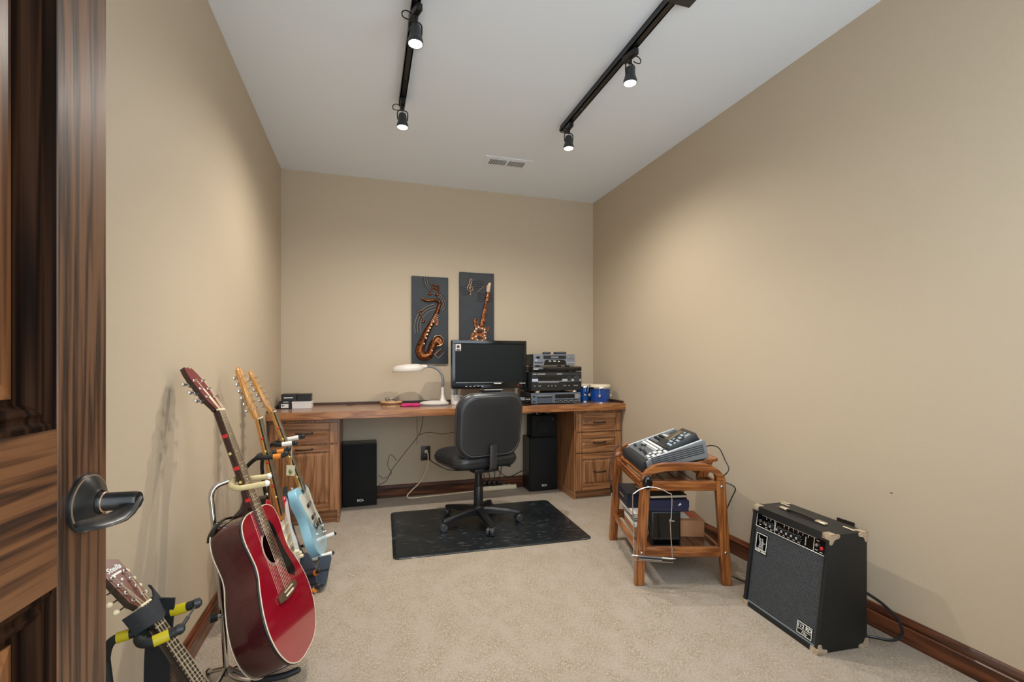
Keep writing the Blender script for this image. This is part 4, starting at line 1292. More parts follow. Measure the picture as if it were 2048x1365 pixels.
def recorder():
    t = cthing('digital_recorder', 'grey and black multitrack recorder on the tilted cart board', 'recorder', -.178, .29, .5385)
    RT = Matrix.Rotation(R(-11.5), 4, 'Y') @ Matrix.Translation((0, 0, .0015))
    W2 = .215
    L = .345
    # side profile (x along the slope, z up): wedge
    prof = [(0, .0), (L - .01, .0), (L, .012), (L, .088), (L - .02, .092), (.045, .050), (.018, .044), (.004, .030), (0, .018)]
    rec_dark = mt('recorder_charcoal', (36, 40, 44), .4)
    rec_grey = mt('recorder_silver', (136, 140, 143), .4, .4)
    rec_face = mt('recorder_face_grey', (104, 110, 116), .45, .2)
    MB().prism(prof, -W2 + .012, W2 - .012, 'xz', mx=RT).build('chassis', rec_dark, t)
    for sgn in (-1, 1):
        y = sgn * (W2 - .006)
        pr_ = [(.03, .006), (L + .004, .006), (L + .004, .094), (L - .02, .098), (.05, .056), (.03, .046)]
        MB().prism(pr_, y - .006, y + .006, 'xz', mx=RT, bev=.002, seg=1).build('side_cheek', rec_grey, t)
        for k in range(5):
            MB().box(.06, L - .01, y + sgn * .0056, y + sgn * .0072, .016 + k * .010, .021 + k * .010, mx=RT @ Matrix.Rotation(R(-3.0), 4, 'Y')).build('side_rib', M['charcoal'], t)
    for sgn in (-1, 1):
        MB().tube([RT @ Vector((.045, sgn * (W2 - .006), .056)), RT @ Vector((L - .012, sgn * (W2 - .006), .0985))], .006, 10).build('silver_rail', M['silver_plastic'], t)
    ang = math.atan2(.042, L - .065)
    FT = RT @ Matrix.Translation((.045, 0, .050)) @ Matrix.Rotation(-ang, 4, 'Y')
    FL = L - .068
    MB().box(.002, FL, -W2 + .014, W2 - .014, .0, .002, mx=FT).build('face_plate', rec_face, t)
    blk = M['black_plastic']
    wht = M['white_paint']
    # fader slots and caps
    for k in range(9):
        y = -.075 + k * .031
        MB().box(.012, .072, y - .001, y + .001, .002, .0026, mx=FT).build('fader_slot', blk, t)
        f = .018 + (.036 if k in (5, 6) else .0) + .004 * (k % 3)
        MB().box(f, f + .014, y - .006, y + .006, .0026, .012, .001, 1, mx=FT).build('fader_cap', blk, t)
    MB().box(.076, .079, -.185, .185, .002, .0026, mx=FT).build('printed_line', wht, t)
    for x0, x1 in ((.083, .097), (.104, .118)):
        for k in range(9):
            y = -.07 + k * .031
            MB().box(x0, x1, y - .012, y + .012, .002, .0065, .001, 1, mx=FT).build('key_button', wht, t)
    for k in range(16):
        y = -.08 + k * .0175
        MB().box(.124, .131, y - .005, y + .005, .002, .005, mx=FT).build('small_button', blk, t)
    # left transport block (near the viewer)
    for i in range(5):
        for j in range(4):
            MB().box(.012 + i * .022, .026 + i * .022, -.188 + j * .024, -.172 + j * .024, .002, .007, .001, 1, mx=FT).build('key_button', wht if (i + j) % 3 else rec_dark, t)
    # knob rows at the far side
    for i in range(2):
        for k in range(7):
            y = .0 + k * .027
            MB().lathe([(.0075, 0), (.0075, .011), (.006, .013), (0, .013)], 14, FT @ Matrix.Translation((.160 + i * .028, y, .002))).build('knob', blk, t)
    MB().box(.145, .152, -.02, .19, .002, .0026, mx=FT).box(.205, .225, .02, .19, .002, .003, mx=FT).build('printed_panel', rec_grey, t)
    for k in range(9):
        MB().box(.209, .219, .03 + k * .017, .041 + k * .017, .003, .006, mx=FT).build('small_button', wht, t)
    MB().box(.24, FL - .004, .11, .17, .002, .0028, mx=FT).build('maker_plate', rec_dark, t)
    # raised display pod
    PT = FT @ Matrix.Translation((.125, -.10, .002)) @ Matrix.Rotation(R(-9), 4, 'Y')
    pod = MB().box(0, .165, -.085, .105, -.03, .018, .003, 2, mx=PT).build('display_pod', rec_dark, t)
    MB().box(.045, .140, .022, .095, .018, .0195, mx=PT).build('screen', mt('recorder_lcd', (74, 70, 60), .2), pod)
    MB().tube([PT @ Vector((.05, .028, .0198)), PT @ Vector((.135, .060, .0198))], .0008, 4).build('screen_line', M['cream_rubber'], pod)
    for i in range(6):
        for j in range(4):
            MB().box(.018 + i * .022, .030 + i * .022, -.074 + j * .022, -.060 + j * .022, .018, .0215, mx=PT).build('small_button', mt('button_pale_blue', (170, 190, 208), .4) if (i, j) == (0, 0) else (bpy.data.materials['button_pale_blue'] if (i * 2 + j) % 3 else blk), pod)
    MB().lathe([(.017, 0), (.017, .006), (.014, .008), (0, .0075)], 24, PT @ Matrix.Translation((.125, -.060, .018))).build('jog_dial', rec_grey, pod)
    for y in (-W2 + .05, W2 - .05):
        MB().box(.30, .33, y - .012, y + .012, -.0012, .002, mx=RT).build('foot', blk, t)
recorder()

def cwire(name, label, pts, r, mat, cat='cable'):
    return wire(name, label, [cpos(*p) for p in pts], r, mat, cat)
jk = cthing('jack_cable', 'black cable with silver jack plug hanging off the recorder front', 'cable', -.20, .50, .30)
o = Vector((-.20, .50, .30))
pts = [Vector(p) - o for p in ((-.176, .505, .575), (-.19, .515, .60), (-.215, .52, .585), (-.235, .51, .55), (-.26, .49, .49), (-.262, .47, .42), (-.258, .46, .375))]
MB().tube(crom(pts, 6), .0032, 8).build('cable', M['black_plastic'], jk)
MB().tube([pts[-1], pts[-1] + Vector((.003, -.002, -.045))], .007, 10).build('plug_sleeve', M['black_plastic'], jk)
MB().tube([pts[-1] + Vector((.003, -.002, -.045)), pts[-1] + Vector((.008, -.004, -.08))], [.0055, .0030], 10).build('plug_tip', M['chrome'], jk)
cwire('power_cable', 'thin black cable arching from the recorder back over the cart handle', [(.165, .16, .645), (.20, .15, .665), (.235, .12, .655), (.245, .07, .60), (.246, .035, .57), (.232, .03, .545), (.228, .10, .50), (.24, .16, .46)], .0028, M['black_plastic'])
cwire('power_cable', 'black cable bulging out behind the right cart leg', [(.215, .05, .50), (.255, .04, .488), (.282, .04, .465), (.270, .05, .42), (.250, .06, .36), (.245, .07, .30), (.25, .09, .12), (.27, .12, .0065), (.30, .05, .0055), (.36, -.06, .0055)], .0028, M['black_plastic'])
cwire('power_cable', 'thick black cable hanging behind the cart by the wall', [(.165, .63, .50), (.170, .655, .44), (.176, .66, .30), (.18, .66, .18), (.19, .665, .06), (.21, .65, .0065), (.27, .60, .0065)], .0055, M['black_plastic'])
wi = MB()
for k in range(3):
    wi.tube([(math.cos(a) * (.045 + .003 * k), math.sin(a) * .016 + .006 * k, .052 + math.sin(a) * (.045 + .002 * k)) for a in [2 * PI * q / 26 for q in range(26)]], .0032, 6, True)
wo = wi.build('cable_bundle', M['black_plastic'], None, cpos(.235, .42, .0008), (0, 0, CA))
tag(wo, 'small bundle of coiled black cable standing behind the cardboard box', 'cable')

# ---- harmonica rack and puck on the front leg
pk = cthing('round_pendant', 'glossy black oval hook pad on the front cart leg', 'hook', -.181, -.0192, .514)
MB().ball((0, -.011, 0), (.0235, .011, .0345), 24, 12).build('pad', M['black_gloss'], pk)
MB().tube([(-.02, -.008, .002), (-.036, -.012, .008)], .0022, 6).build('hook_pin', M['black_metal'], pk)
MB().ball((0, -.022, -.018), (.005, .004, .005), 10, 6).build('hook_stud', M['chrome'], pk)
hr = cthing('harmonica_rack', 'wire harmonica neck rack hanging on the front leg of the cart', 'harmonica rack', -.17, -.046, .10)
arcp = [(-.083, 0, .06), (-.084, 0, .26), (-.088, -.002, .25), (-.090, -.004, .352), (-.082, -.005, .368), (-.05, -.005, .388), (-.008, -.004, .398), (.04, -.005, .390), (.082, -.005, .370), (.100, -.004, .352), (.098, -.002, .25), (.093, -.004, .235), (.098, 0, .15), (.105, 0, .048)]
sm = mt('rack_wire', (206, 200, 190), .25, .9)
MB().tube(crom(arcp, 5), .0028, 8).build('neck_wire', sm, hr)
MB().tube([(.086, -.004, .236), (.112, -.008, .233)], [.006, .004], 10).build('wing_screw', M['chrome'], hr)
MB().tube([(-.088, 0, .262), (-.088, -.002, .240)], .0055, 10).build('joint_sleeve', M['steel'], hr)
MB().tube([(.104, 0, .100), (.102, 0, .085)], .0055, 10).build('joint_sleeve', M['steel'], hr)
MB().tube([(-.084, -.004, .060), (-.084, -.004, .044), (.105, -.004, .030), (.105, -.004, .046), (-.092, -.004, .064)], .0022, 6).build('harmonica_clamp', sm, hr)
MB().tube([(-.095, -.002, .066), (.118, -.002, .048)], .0032, 8).build('clamp_bar', sm, hr)
hm = cthing('harmonica', 'small dark harmonica clamped in the wire rack', 'harmonica', -.178, -.052, .144)
TT = Matrix.Rotation(R(4.5), 4, 'Y')
MB().box(-.056, .056, -.013, .005, .003, .008, .001, 1, mx=TT).box(-.056, .056, -.013, .005, .016, .020, .001, 1, mx=TT).build('cover_plate', M['steel'], hm)
MB().box(-.053, .053, -.012, .004, .0081, .0159, mx=TT).build('comb', mt('harmonica_comb', (34, 48, 74), .4), hm)
for k in range(10):
    MB().box(-.047 + k * .010, -.042 + k * .010, -.0135, -.012, .0095, .0145, mx=TT).build('hole', M['black_plastic'], hm)

# ---- things on the lower shelf
ZS = .1688
sp = cthing('bookshelf_speaker', 'small black bookshelf speaker at the front of the lower cart shelf', 'speaker', -.064, .13, ZS)
MB().box(-.072, .075, -.075, .075, 0, .175, .004, 2).build('cabinet', mt('dark_green_black', (20, 26, 26), .3), sp)
MB().lathe([(.030, 0), (.033, .003), (.028, .005), (.012, -.002), (0, .001)], 24, Matrix.Translation((-.0725, .0, .055)) @ Matrix.Rotation(R(-90), 4, 'Y')).build('driver', M['steel'], sp)
MB().lathe([(.016, 0), (.018, .003), (.010, .004), (0, .006)], 20, Matrix.Translation((-.0725, .0, .130)) @ Matrix.Rotation(R(-90), 4, 'Y')).build('tweeter', M['steel'], sp)
MB().box(-.064, .067, -.0765, -.075, .008, .167).build('side_sheet', M['black_gloss'], sp)
cb = cthing('cardboard_box', 'brown cardboard shipping box on the lower cart shelf', 'box', .110, .27, ZS, R(-3))
MB().box(-.088, .078, -.085, .085, 0, .085, .001, 1).build('box_body', M['cardboard'], cb)
for a, b_ in ((-.085, -.001), (.001, .085)):
    MB().box(-.089, .079, a, b_, .0852, .0875).build('flap', M['cardboard'], cb)
MB().box(-.06, .012, -.05, .055, .0876, .0880).build('shipping_label', M['white_paint'], cb)
MB().box(.018, .060, -.03, .06, .0876, .0880).build('red_tape', mt('red_tape', (196, 84, 52), .5), cb)
for dx in (-.072, -.056):
    MB().prism([(dx - .0015, .030), (dx + .0015, .030), (dx + .0015, .048), (dx + .006, .048), (dx, .058), (dx - .006, .048), (dx - .0015, .048)], -.0862, -.0852, 'xz').build('printed_arrow', box_black, cb)
MB().box(-.080, -.048, -.0862, -.0852, .024, .0265).build('printed_bar', box_black, cb)
bb = cthing('flat_game_box', 'flat navy blue box lying on the small black speaker', 'box', -.043, .19, ZS + .1758, R(-2))
MB().box(-.098, .100, -.13, .12, 0, .036, .001, 1).build('box_base', mt('navy_box', (24, 28, 58), .4), bb)
MB().box(-.100, .102, -.132, .122, .020, .056, .001, 1).build('lid', mt('navy_lid', (26, 30, 62), .35), bb)
MB().prism([(.045, .030), (.062, .034), (.058, .044), (.052, .040)], -.1332, -.1321, 'xz').build('white_print', M['white_paint'], bb)
fo = cthing('document_folder', 'black document folder lying on the navy blue box', 'folder', -.055, .20, ZS + .2328, R(5))
MB().box(-.095, .10, -.12, .11, 0, .006, .002, 1).build('back_cover', M['black_plastic'], fo)
MB().box(-.090, .094, -.117, .107, .0062, .016).build('paper_sheaf', mt('paper_tan', (206, 186, 160), .6), fo)
MB().box(-.095, .10, -.12, .11, .0162, .022, .002, 1).build('front_cover', M['black_plastic'], fo)
hp_ = thing('headphone_case', 'small glossy black case on the black folder', 'case', cpos(.0, .23, ZS + .2552), CA)
MB().ball((0, 0, .010), (.045, .03, .010), 18, 10).build('case_shell', M['black_gloss'], hp_)
# book and paper stack along the left side
z = ZS
def flat(name, label, cat, x0, x1, y0, y1, h, mat, rz=0.0, pages=None):
    global z
    t = cthing(name, label, cat, (x0 + x1) / 2, (y0 + y1) / 2, z, rz, 'stack on the left of the cart shelf')
    a, b = (x1 - x0) / 2, (y1 - y0) / 2
    if pages:
        tk = min(.003, h * .2)
        MB().box(-a + .002, a - .002, -b + .002, b - .002, tk, h - tk).build('page_block', pages, t)
        MB().box(-a, a, -b, b, 0, tk, .0005, 1).build('back_cover', mat, t)
        MB().box(-a, a, -b, b, h - tk, h, .0005, 1).build('front_cover', mat, t)
    else:
        MB().box(-a, a, -b, b, 0, h * .7, .002, 1).build('box_base', M['cardboard'], t)
        MB().box(-a - .002, a + .002, -b - .002, b + .002, h * .6, h, .004, 2).build('lid', mat, t)
    z += h + .0006
    return t
paper = mt('page_white', (222, 216, 206), .7)
flat('storage_box', 'tan storage box with white lid at the bottom of the cart stack', 'box', -.183, .0, .222, .44, .062, M['white_plastic'])
flat('magazine', 'thin magazine with a dark green cover in the cart stack', 'magazine', -.180, .0, .235, .47, .010, mt('cover_green', (52, 66, 48), .4), R(2), paper)
flat('magazine', 'thin magazine with a black cover in the cart stack', 'magazine', -.186, .0, .225, .50, .012, M['black_plastic'], R(-1.5), paper)
flat('sheet_music_book', 'thick white paged music book under the navy boxed book', 'book', -.184, -.01, .228, .54, .024, M['white_plastic'], R(1), paper)
nb = flat('boxed_book', 'dark navy boxed book with pale title on the cart stack', 'book', -.190, -.06, .330, .566, .080, mt('navy_book', (20, 30, 52), .4), 0, mt('navy_slipcase', (18, 26, 44), .5))
MB().box(-.0665, -.0652, -.118, .118, .0, .080).build('spine', bpy.data.materials['navy_book'], nb)
for a_, b_ in ((-.010, .075), (-.030, -.016)):
    MB().box(-.0670, -.0665, a_, b_, .036, .041).build('printed_title', M['gold_paint'], nb)

sc_ = MB().ball((XR, 1.357, .574), (.0008, .006, .0022), 10, 6).build('scuff_mark', M['black_plastic'], bpy.data.objects['wall_right'])

# ------------------------------------------------------------------ guitar amplifier
def amplifier():
    t = thing('guitar_amplifier', 'worn black guitar combo amplifier by the right wall', 'amplifier', (1.6365, 1.5445, .0008), R(-94.6))
    W, H, D = .404, .446, .235
    lean = .060
    tolex = mt('black_tolex', (20, 23, 24), .46, bump=(420, .6), var=(70, (104, 108, 106), .69, .76))
    th = .020
    hw = W / 2
    side = [(0, 0), (D, 0), (D, H), (lean, H)]
    for sgn in (-1, 1):
        x0, x1 = (-hw, -hw + th) if sgn < 0 else (hw - th, hw)
        MB().prism(side, x0, x1, 'yz', bev=.006, seg=2).build('side_panel', tolex, t)
    k = lean / H
    MB().prism([(lean - k * .03, H - .03), (lean, H), (D, H), (D, H - .016), (lean + .03, H - .016)], -hw + .012, hw - .012, 'yz', bev=.005, seg=2).build('top_panel', tolex, t)
    MB().prism([(0, 0), (D, 0), (D, .018), (k * .018, .018)], -hw + .012, hw - .012, 'yz', bev=.004, seg=2).build('bottom_panel', tolex, t)
    MB().box(-hw + .012, hw - .012, D - .02, D - .006, .015, H - .012).build('back_panel', tolex, t)
    FT = Matrix.Rotation(-math.atan2(lean, H), 4, 'X')          # tilted front plane
    FH = math.hypot(lean, H)
    gi = hw - th + .001
    # grille cloth with woven pattern
    gm_ = bpy.data.materials.new('silver_thread_grille')
    gm_.use_nodes = True
    nt = gm_.node_tree
    b = nt.nodes['Principled BSDF']
    b.inputs['Roughness'].default_value = .6
    tc = nd(nt, 'ShaderNodeTexCoord')
    mp = nd(nt, 'ShaderNodeMapping')
    mp.inputs['Rotation'].default_value = (R(90), 0, 0)
    nt.links.new(tc.outputs['Object'], mp.inputs['Vector'])
    br = nd(nt, 'ShaderNodeTexBrick')
    br.inputs['Scale'].default_value = 1.0
    br.inputs['Brick Width'].default_value = .0115
    br.inputs['Row Height'].default_value = .0060
    br.inputs['Mortar Size'].default_value = .0014
    br.inputs['Mortar Smooth'].default_value = .6
    br.inputs['Color1'].default_value = lin((84, 90, 96))
    br.inputs['Color2'].default_value = lin((70, 76, 82))
    br.inputs['Mortar'].default_value = lin((12, 13, 14))
    nt.links.new(mp.outputs[0], br.inputs['Vector'])
    nt.links.new(br.outputs['Color'], b.inputs['Base Color'])
    bp = nd(nt, 'ShaderNodeBump')
    bp.inputs['Strength'].default_value = .8
    bp.inputs['Distance'].default_value = .002
    bp.invert = True
    nt.links.new(br.outputs['Fac'], bp.inputs['Height'])
    nt.links.new(bp.outputs[0], b.inputs['Normal'])
    MB().box(-gi, gi, .010, .018, .016, .360, mx=FT).build('grille_cloth', gm_, t)
    MB().tube([FT @ Vector((-gi + .002, .009, .020)), FT @ Vector((gi - .002, .009, .020))], .0035, 8).build('grille_piping', M['grey_plastic'], t)
    # control panel
    cp = MB().box(-gi, gi, .008, .016, .362, .424, mx=FT).build('control_panel', M['black_gloss'], t)
    wt_ = M['white_paint']
    MB().box(-gi, gi, .0068, .008, .361, .3635, mx=FT).box(-gi + .034, gi - .045, .0068, .008, .4155, .4170, mx=FT).build('white_pinstripe', wt_, cp)
    for x in (-gi + .004, -.070, .128):
        MB().box(x, x + .0015, .0068, .008, .362, .4165, mx=FT).build('white_pinstripe', wt_, cp)
    for x in (-.122, -.098, -.076, -.022, .002, .026, .050, .074, .100):
        MB().box(x - .0008, x + .0008, .0068, .008, .405, .4165, mx=FT).build('white_pinstripe', wt_, cp)
    kmat = mt('knob_black', (24, 24, 26), .3)
    for i, x in enumerate((-.110, -.086, -.048, -.022, .004, .030, .056)):
        KT = FT @ Matrix.Translation((x, .008, .386)) @ Matrix.Rotation(R(90), 4, 'X')
        kb = MB().lathe([(.0085, 0), (.0085, .003), (.0068, .004), (.0062, .013), (.0, .013)], 18, KT).build('control_knob', kmat, t)
        MB().lathe([(.0052, .0131), (.0052, .0137), (0, .0137)], 16, KT).build('knob_cap', M['silver_plastic'], kb)
        for q in range(7):
            a = R(-50 + q * 46)
            MB().box(-.0007, .0007, -.0011, .0011, .0002, .0006, mx=KT @ Matrix.Translation((.0125 * math.sin(a), .0125 * math.cos(a), 0))).build('dial_mark', wt_, kb)
    for x, z in ((-.158, .388), (-.135, .386)):
        MB().lathe([(.0075, 0), (.0075, .003), (.004, .0035), (.004, -.002)], 16, FT @ Matrix.Translation((x, .008, z)) @ Matrix.Rotation(R(90), 4, 'X')).build('input_jack', M['steel'], t)
    for q in range(7):
        MB().box(.088, .092, .0068, .008, .372 + q * .005, .374 + q * .005, mx=FT).box(-.075, -.072, .0068, .008, .372 + q * .005, .374 + q * .005, mx=FT).build('dial_mark', wt_, cp)
    MB().lathe([(.0065, 0), (.0065, .004), (.003, .005), (.003, .012), (0, .012)], 14, FT @ Matrix.Translation((.143, .008, .392)) @ Matrix.Rotation(R(90), 4, 'X')).build('power_switch', M['steel'], t)
    MB().lathe([(.0075, 0), (.007, .005), (.004, .008), (0, .0085)], 16, FT @ Matrix.Translation((.166, .008, .386)) @ Matrix.Rotation(R(90), 4, 'X')).build('pilot_light', mt('ruby_jewel', (176, 16, 40), .12), t)
    for x, z in ((-.155, .372), (-.12, .369), (-.09, .369), (-.045, .369), (-.02, .369), (.006, .369), (.032, .369), (.058, .369), (.142, .372), (.165, .369), (.145, .408)):
        MB().box(x - .006, x + .006, .0072, .008, z, z + .002, mx=FT).build('printed_mark', wt_, cp)
    # emblem badge, upper left of the grille
    bx0, bx1, bz0, bz1 = -.172, -.102, .252, .338
    bd = MB().box(bx0, bx1, .0075, .0105, bz0 - .002, bz1, .001, 1, mx=FT).build('emblem_badge', M['black_gloss'], t)
    fr = MB()
    for a, b_, c, d in ((bx0 + .003, bx1 - .003, bz1 - .006, bz1 - .003), (bx0 + .003, bx1 - .003, bz0 + .012, bz0 + .015), (bx0 + .003, bx0 + .006, bz0 + .012, bz1 - .003), (bx1 - .006, bx1 - .003, bz0 + .012, bz1 - .003)):
        fr.box(a, b_, .0066, .0075, c, d, mx=FT)
    fr.build('emblem_frame', wt_, bd)
    figs = [[(.22, 0), (.30, .28), (.33, .42), (.24, .62), (.17, .92), (.22, .98), (.30, .72), (.36, .62), (.44, .55), (.46, .42), (.47, .2), (.44, 0), (.37, 0), (.36, .2), (.30, 0)],
            [(.48, 0), (.52, .22), (.55, .40), (.50, .55), (.60, .62), (.70, .58), (.78, .48), (.97, .54), (.97, .48), (.74, .40), (.72, .2), (.74, 0), (.66, 0), (.62, .2), (.56, 0)]]
    for pf in figs:
        MB().prism([(bx0 + .008 + u * (bx1 - bx0 - .016), bz0 + .017 + v * (bz1 - bz0 - .026)) for u, v in pf], .0064, .0076, 'xz', mx=FT).build('emblem_figure', M['silver_plastic'], bd)
    for u, v in ((.38, .70), (.60, .70)):
        MB().lathe([(.0042, 0), (.0042, .0010), (0, .0010)], 14, FT @ Matrix.Translation((bx0 + .008 + u * (bx1 - bx0 - .016), .0076, bz0 + .017 + v * (bz1 - bz0 - .026))) @ Matrix.Rotation(R(90), 4, 'X')).build('emblem_head', M['silver_plastic'], bd)
    tr = FT.to_euler()
    lettering('MUSIC MAN', .0118, wt_, bd, FT @ Vector(((bx0 + bx1) / 2, .0068, bz0 + .005)), (R(90) + tr.x, 0, 0), depth=.0004, bold=.0003)
    # model badge, lower right
    nx0, nx1, nz0, nz1 = .092, .166, .028, .078
    pb = MB().box(nx0, nx1, .0075, .0105, nz0, nz1, .001, 1, mx=FT).build('model_badge', M['black_gloss'], t)
    fr = MB()
    for a, b_, c, d in ((nx0 + .002, nx1 - .002, nz1 - .0045, nz1 - .002), (nx0 + .002, nx1 - .002, nz0 + .002, nz0 + .0045), (nx0 + .002, nx0 + .0045, nz0 + .002, nz1 - .002), (nx1 - .0045, nx1 - .002, nz0 + .002, nz1 - .002), (nx0 + .002, nx1 - .002, nz0 + .021, nz0 + .0225)):
        fr.box(a, b_, .0066, .0075, c, d, mx=FT)
    fr.build('badge_frame', wt_, pb)
    mid = (nx0 + nx1) / 2
    lettering('112 RD', .021, wt_, pb, FT @ Vector((mid, .0068, nz0 + .034)), (R(90) + tr.x, 0, 0), depth=.0004, bold=.0004)
    lettering('Fifty', .015, wt_, pb, FT @ Vector((mid, .0068, nz0 + .012)), (R(90) + tr.x, 0, 0), depth=.0004, shear=.35)
    # strap handle on top
    zt = H
    for x in (-.105, .085):
        c = MB().box(x - .024, x + .024, .128, .152, zt, zt + .010, .006, 3).build('handle_cap', M['brass'], t)
        MB().cyl((x, .140, zt + .009), (x, .140, zt + .0115), .004, n=10).build('screw', M['steel'], c)
    rs = []
    for q in range(13):
        u = q / 12
        x = -.09 + .16 * u
        zz = zt + .0035 + .004 * math.sin(PI * u) ** .7
        rs.append([(x, .130, zz), (x, .150, zz), (x, .150, zz + .005), (x, .130, zz + .005)])
    MB().rings(rs).build('handle_strap', M['black_plastic'], t)
    for x0 in (-.185, .135):
        MB().box(x0, x0 + .05, .190, .200, zt, zt + .003, .001, 1).build('top_glide', M['brass'], t)
    # metal corner caps
    def corner(x, y, z, sy, sz, sgn):
        c = MB()
        e = .0016
        # side plate: two rounded tabs meeting at the corner
        pf = [(-.0013, -.0013), (.030, -.0013)]
        pf += [(.030 + .0075 * math.sin(R(q)), .006 - .0075 * math.cos(R(q))) for q in range(0, 181, 30)]
        pf += [(.022, .0145), (.0165, .0175)]
        pf += [(.006 + .0075 * math.cos(R(q)), .024 + .0075 * math.sin(R(q))) for q in range(0, 181, 30)]
        P2 = [(y + sy * a_ + (lean / H * sz * b_ if sy > 0 else 0), z + sz * b_) for a_, b_ in [(p_[0] * 1.2, p_[1] * 1.2) for p_ in pf]]
        xs = x + sgn * e
        c.prism(P2, min(x, xs), max(x, xs), 'yz', bev=.0006, seg=1)
        # rounded shell over the corner
        x0, x1 = sorted((x + sgn * e, x - sgn * .034))
        y0, y1 = sorted((y - sy * e, y + sy * .028))
        za, zb = sorted((z - sz * e, z + sz * .003))
        c.box(x0, x1, y0, y1, za, zb, .0014, 2)
        y0, y1 = sorted((y - sy * e, y + sy * .004))
        za, zb = sorted((z - sz * e, z + sz * .020))
        sh = Matrix.Identity(4)
        if sy > 0:
            sh[1][2] = lean / H
            sh[1][3] = -lean / H * z
        c.box(x0, x1, y0, y1, za, zb, .0014, 2, mx=sh)
        o = c.build('corner_cap', M['brass'], t)
        for a_, b_ in ((.037, .007), (.007, .030)):
            MB().ball((x + sgn * e * 1.1, y + sy * a_ + (lean / H * sz * b_ if sy > 0 else 0), z + sz * b_), (.0014, .003, .003), 10, 6).build('screw', M['steel'], o)
    for sgn in (-1, 1):
        x = sgn * hw
        corner(x, lean, H, 1, -1, sgn)
        corner(x, D, H, -1, -1, sgn)
        corner(x, 0, 0, 1, 1, sgn)
        corner(x, D, 0, -1, 1, sgn)
    # mains lead out of the back
    MB().tube(crom([(.17, D - .012, .215), (.185, D + .03, .19), (.205, D + .075, .155), (.235, D + .105, .11), (.25, D + .105, .065), (.235, D + .08, .035), (.20, D + .04, .030), (.17, D - .008, .032)], 8), .0058, 10).build('mains_lead', mt('lead_black', (20, 26, 30), .3), t)
amplifier()

# ------------------------------------------------------------------ guitars
def frame(b, n, a, base):
    a = Vector(a).normalized()
    b = Vector(b)
    b = (b - a * b.dot(a)).normalized()
    y = a.cross(b)                       # local +y points out of the back
    m = Matrix.Identity(4)
    for i in range(3):
        m[i][0], m[i][1], m[i][2], m[i][3] = b[i], y[i], a[i], base[i]
    return m
def fz(scale, k):
    return scale * 2 ** (-k / 12.0)      # distance from saddle to fret k
rosew = wood('rosewood', 2, ((48, 28, 20), (82, 50, 36), (104, 68, 50)), freq=60, rough=.4)
ebony = mt('dark_fretboard', (34, 28, 26), .35)
maple = wood('amber_maple', 2, ((176, 112, 44), (206, 146, 70), (222, 168, 92)), freq=26, rough=.22, coat=.6, along=.8)
fretm = mt('fret_wire', (206, 200, 190), .25, 1.0)
strm = mt('string_wire', (214, 198, 170), .3, .9)

def neck_parts(t, s0, scale, zend, nutw, endw, depth, neck_m, board_m, nfr, ybrd=-.006, yneck=.0, nstr=6, dots=True, pair=0.0, ysad=-.013, sadw=.054):
    zn = s0 + scale
    def wd(z):
        return nutw + (endw - nutw) * (zn - z) / (zn - zend)
    # neck shaft
    rs = []
    nk_end = zend
    for k in range(9):
        z = zn - (zn - nk_end) * k / 8
        w2 = wd(z) / 2
        dp = depth * (1 + .18 * k / 8)
        ring = [(-w2, yneck, z), (w2, yneck, z)]
        for q in range(1, 8):
            a = PI * q / 8
            ring.append((w2 * math.cos(a), yneck + dp * math.sin(a) ** .8, z))
        rs.append(ring)
    nk = MB().rings(rs).build('neck', neck_m, t)
    return zn, wd, nk

def fretboard(t, s0, scale, z_end, wd, ybrd, yneck, board_m, nfr, dots, near=-1):
    zn = s0 + scale
    rs = []
    for z in (zn, z_end):
        w2 = wd(z) / 2
        rs.append([(-w2, ybrd, z), (w2, ybrd, z), (w2, yneck, z), (-w2, yneck, z)])
    fb = MB().rings(rs).build('fretboard', board_m, t)
    for k in range(1, nfr + 1):
        z = s0 + fz(scale, k)
        if z < z_end + .002:
            break
        w2 = wd(z) / 2
        MB().box(-w2, w2, ybrd - .0012, ybrd + .0004, z - .0011, z + .0011).build('fret', fretm, fb)
    if dots:
        for k in (3, 5, 7, 9, 12, 15, 17):
            z = s0 + (fz(scale, k) + fz(scale, k - 1)) / 2
            if z < z_end + .004:
                break
            MB().lathe([(.0032, 0), (.0032, .0004), (0, .0004)], 12, Matrix.Translation((0, ybrd, z)) @ Matrix.Rotation(R(90), 4, 'X')).build('inlay_dot', M['cream'], fb)
    return fb

def strings(t, s0, scale, n, nutw, sadw, ynut, ysad, posts=None, r=.0006, pair=0.0):
    zn = s0 + scale
    for k in range(n):
        u = (k / (n - 1) - .5)
        if pair:
            c, q = divmod(k, 2)
            nc = n // 2
            u = (c / (nc - 1) - .5)
        off = (pair * (k % 2 - .5)) if pair else 0
        pts = [(u * sadw + off, ysad, s0), (u * nutw * .86 + off, ynut, zn)]
        if posts:
            pts.append(posts[k])
        rr = r * (1.35 - .7 * k / max(1, n - 1))
        MB().tube(pts, rr, 5).build('string', strm, t)

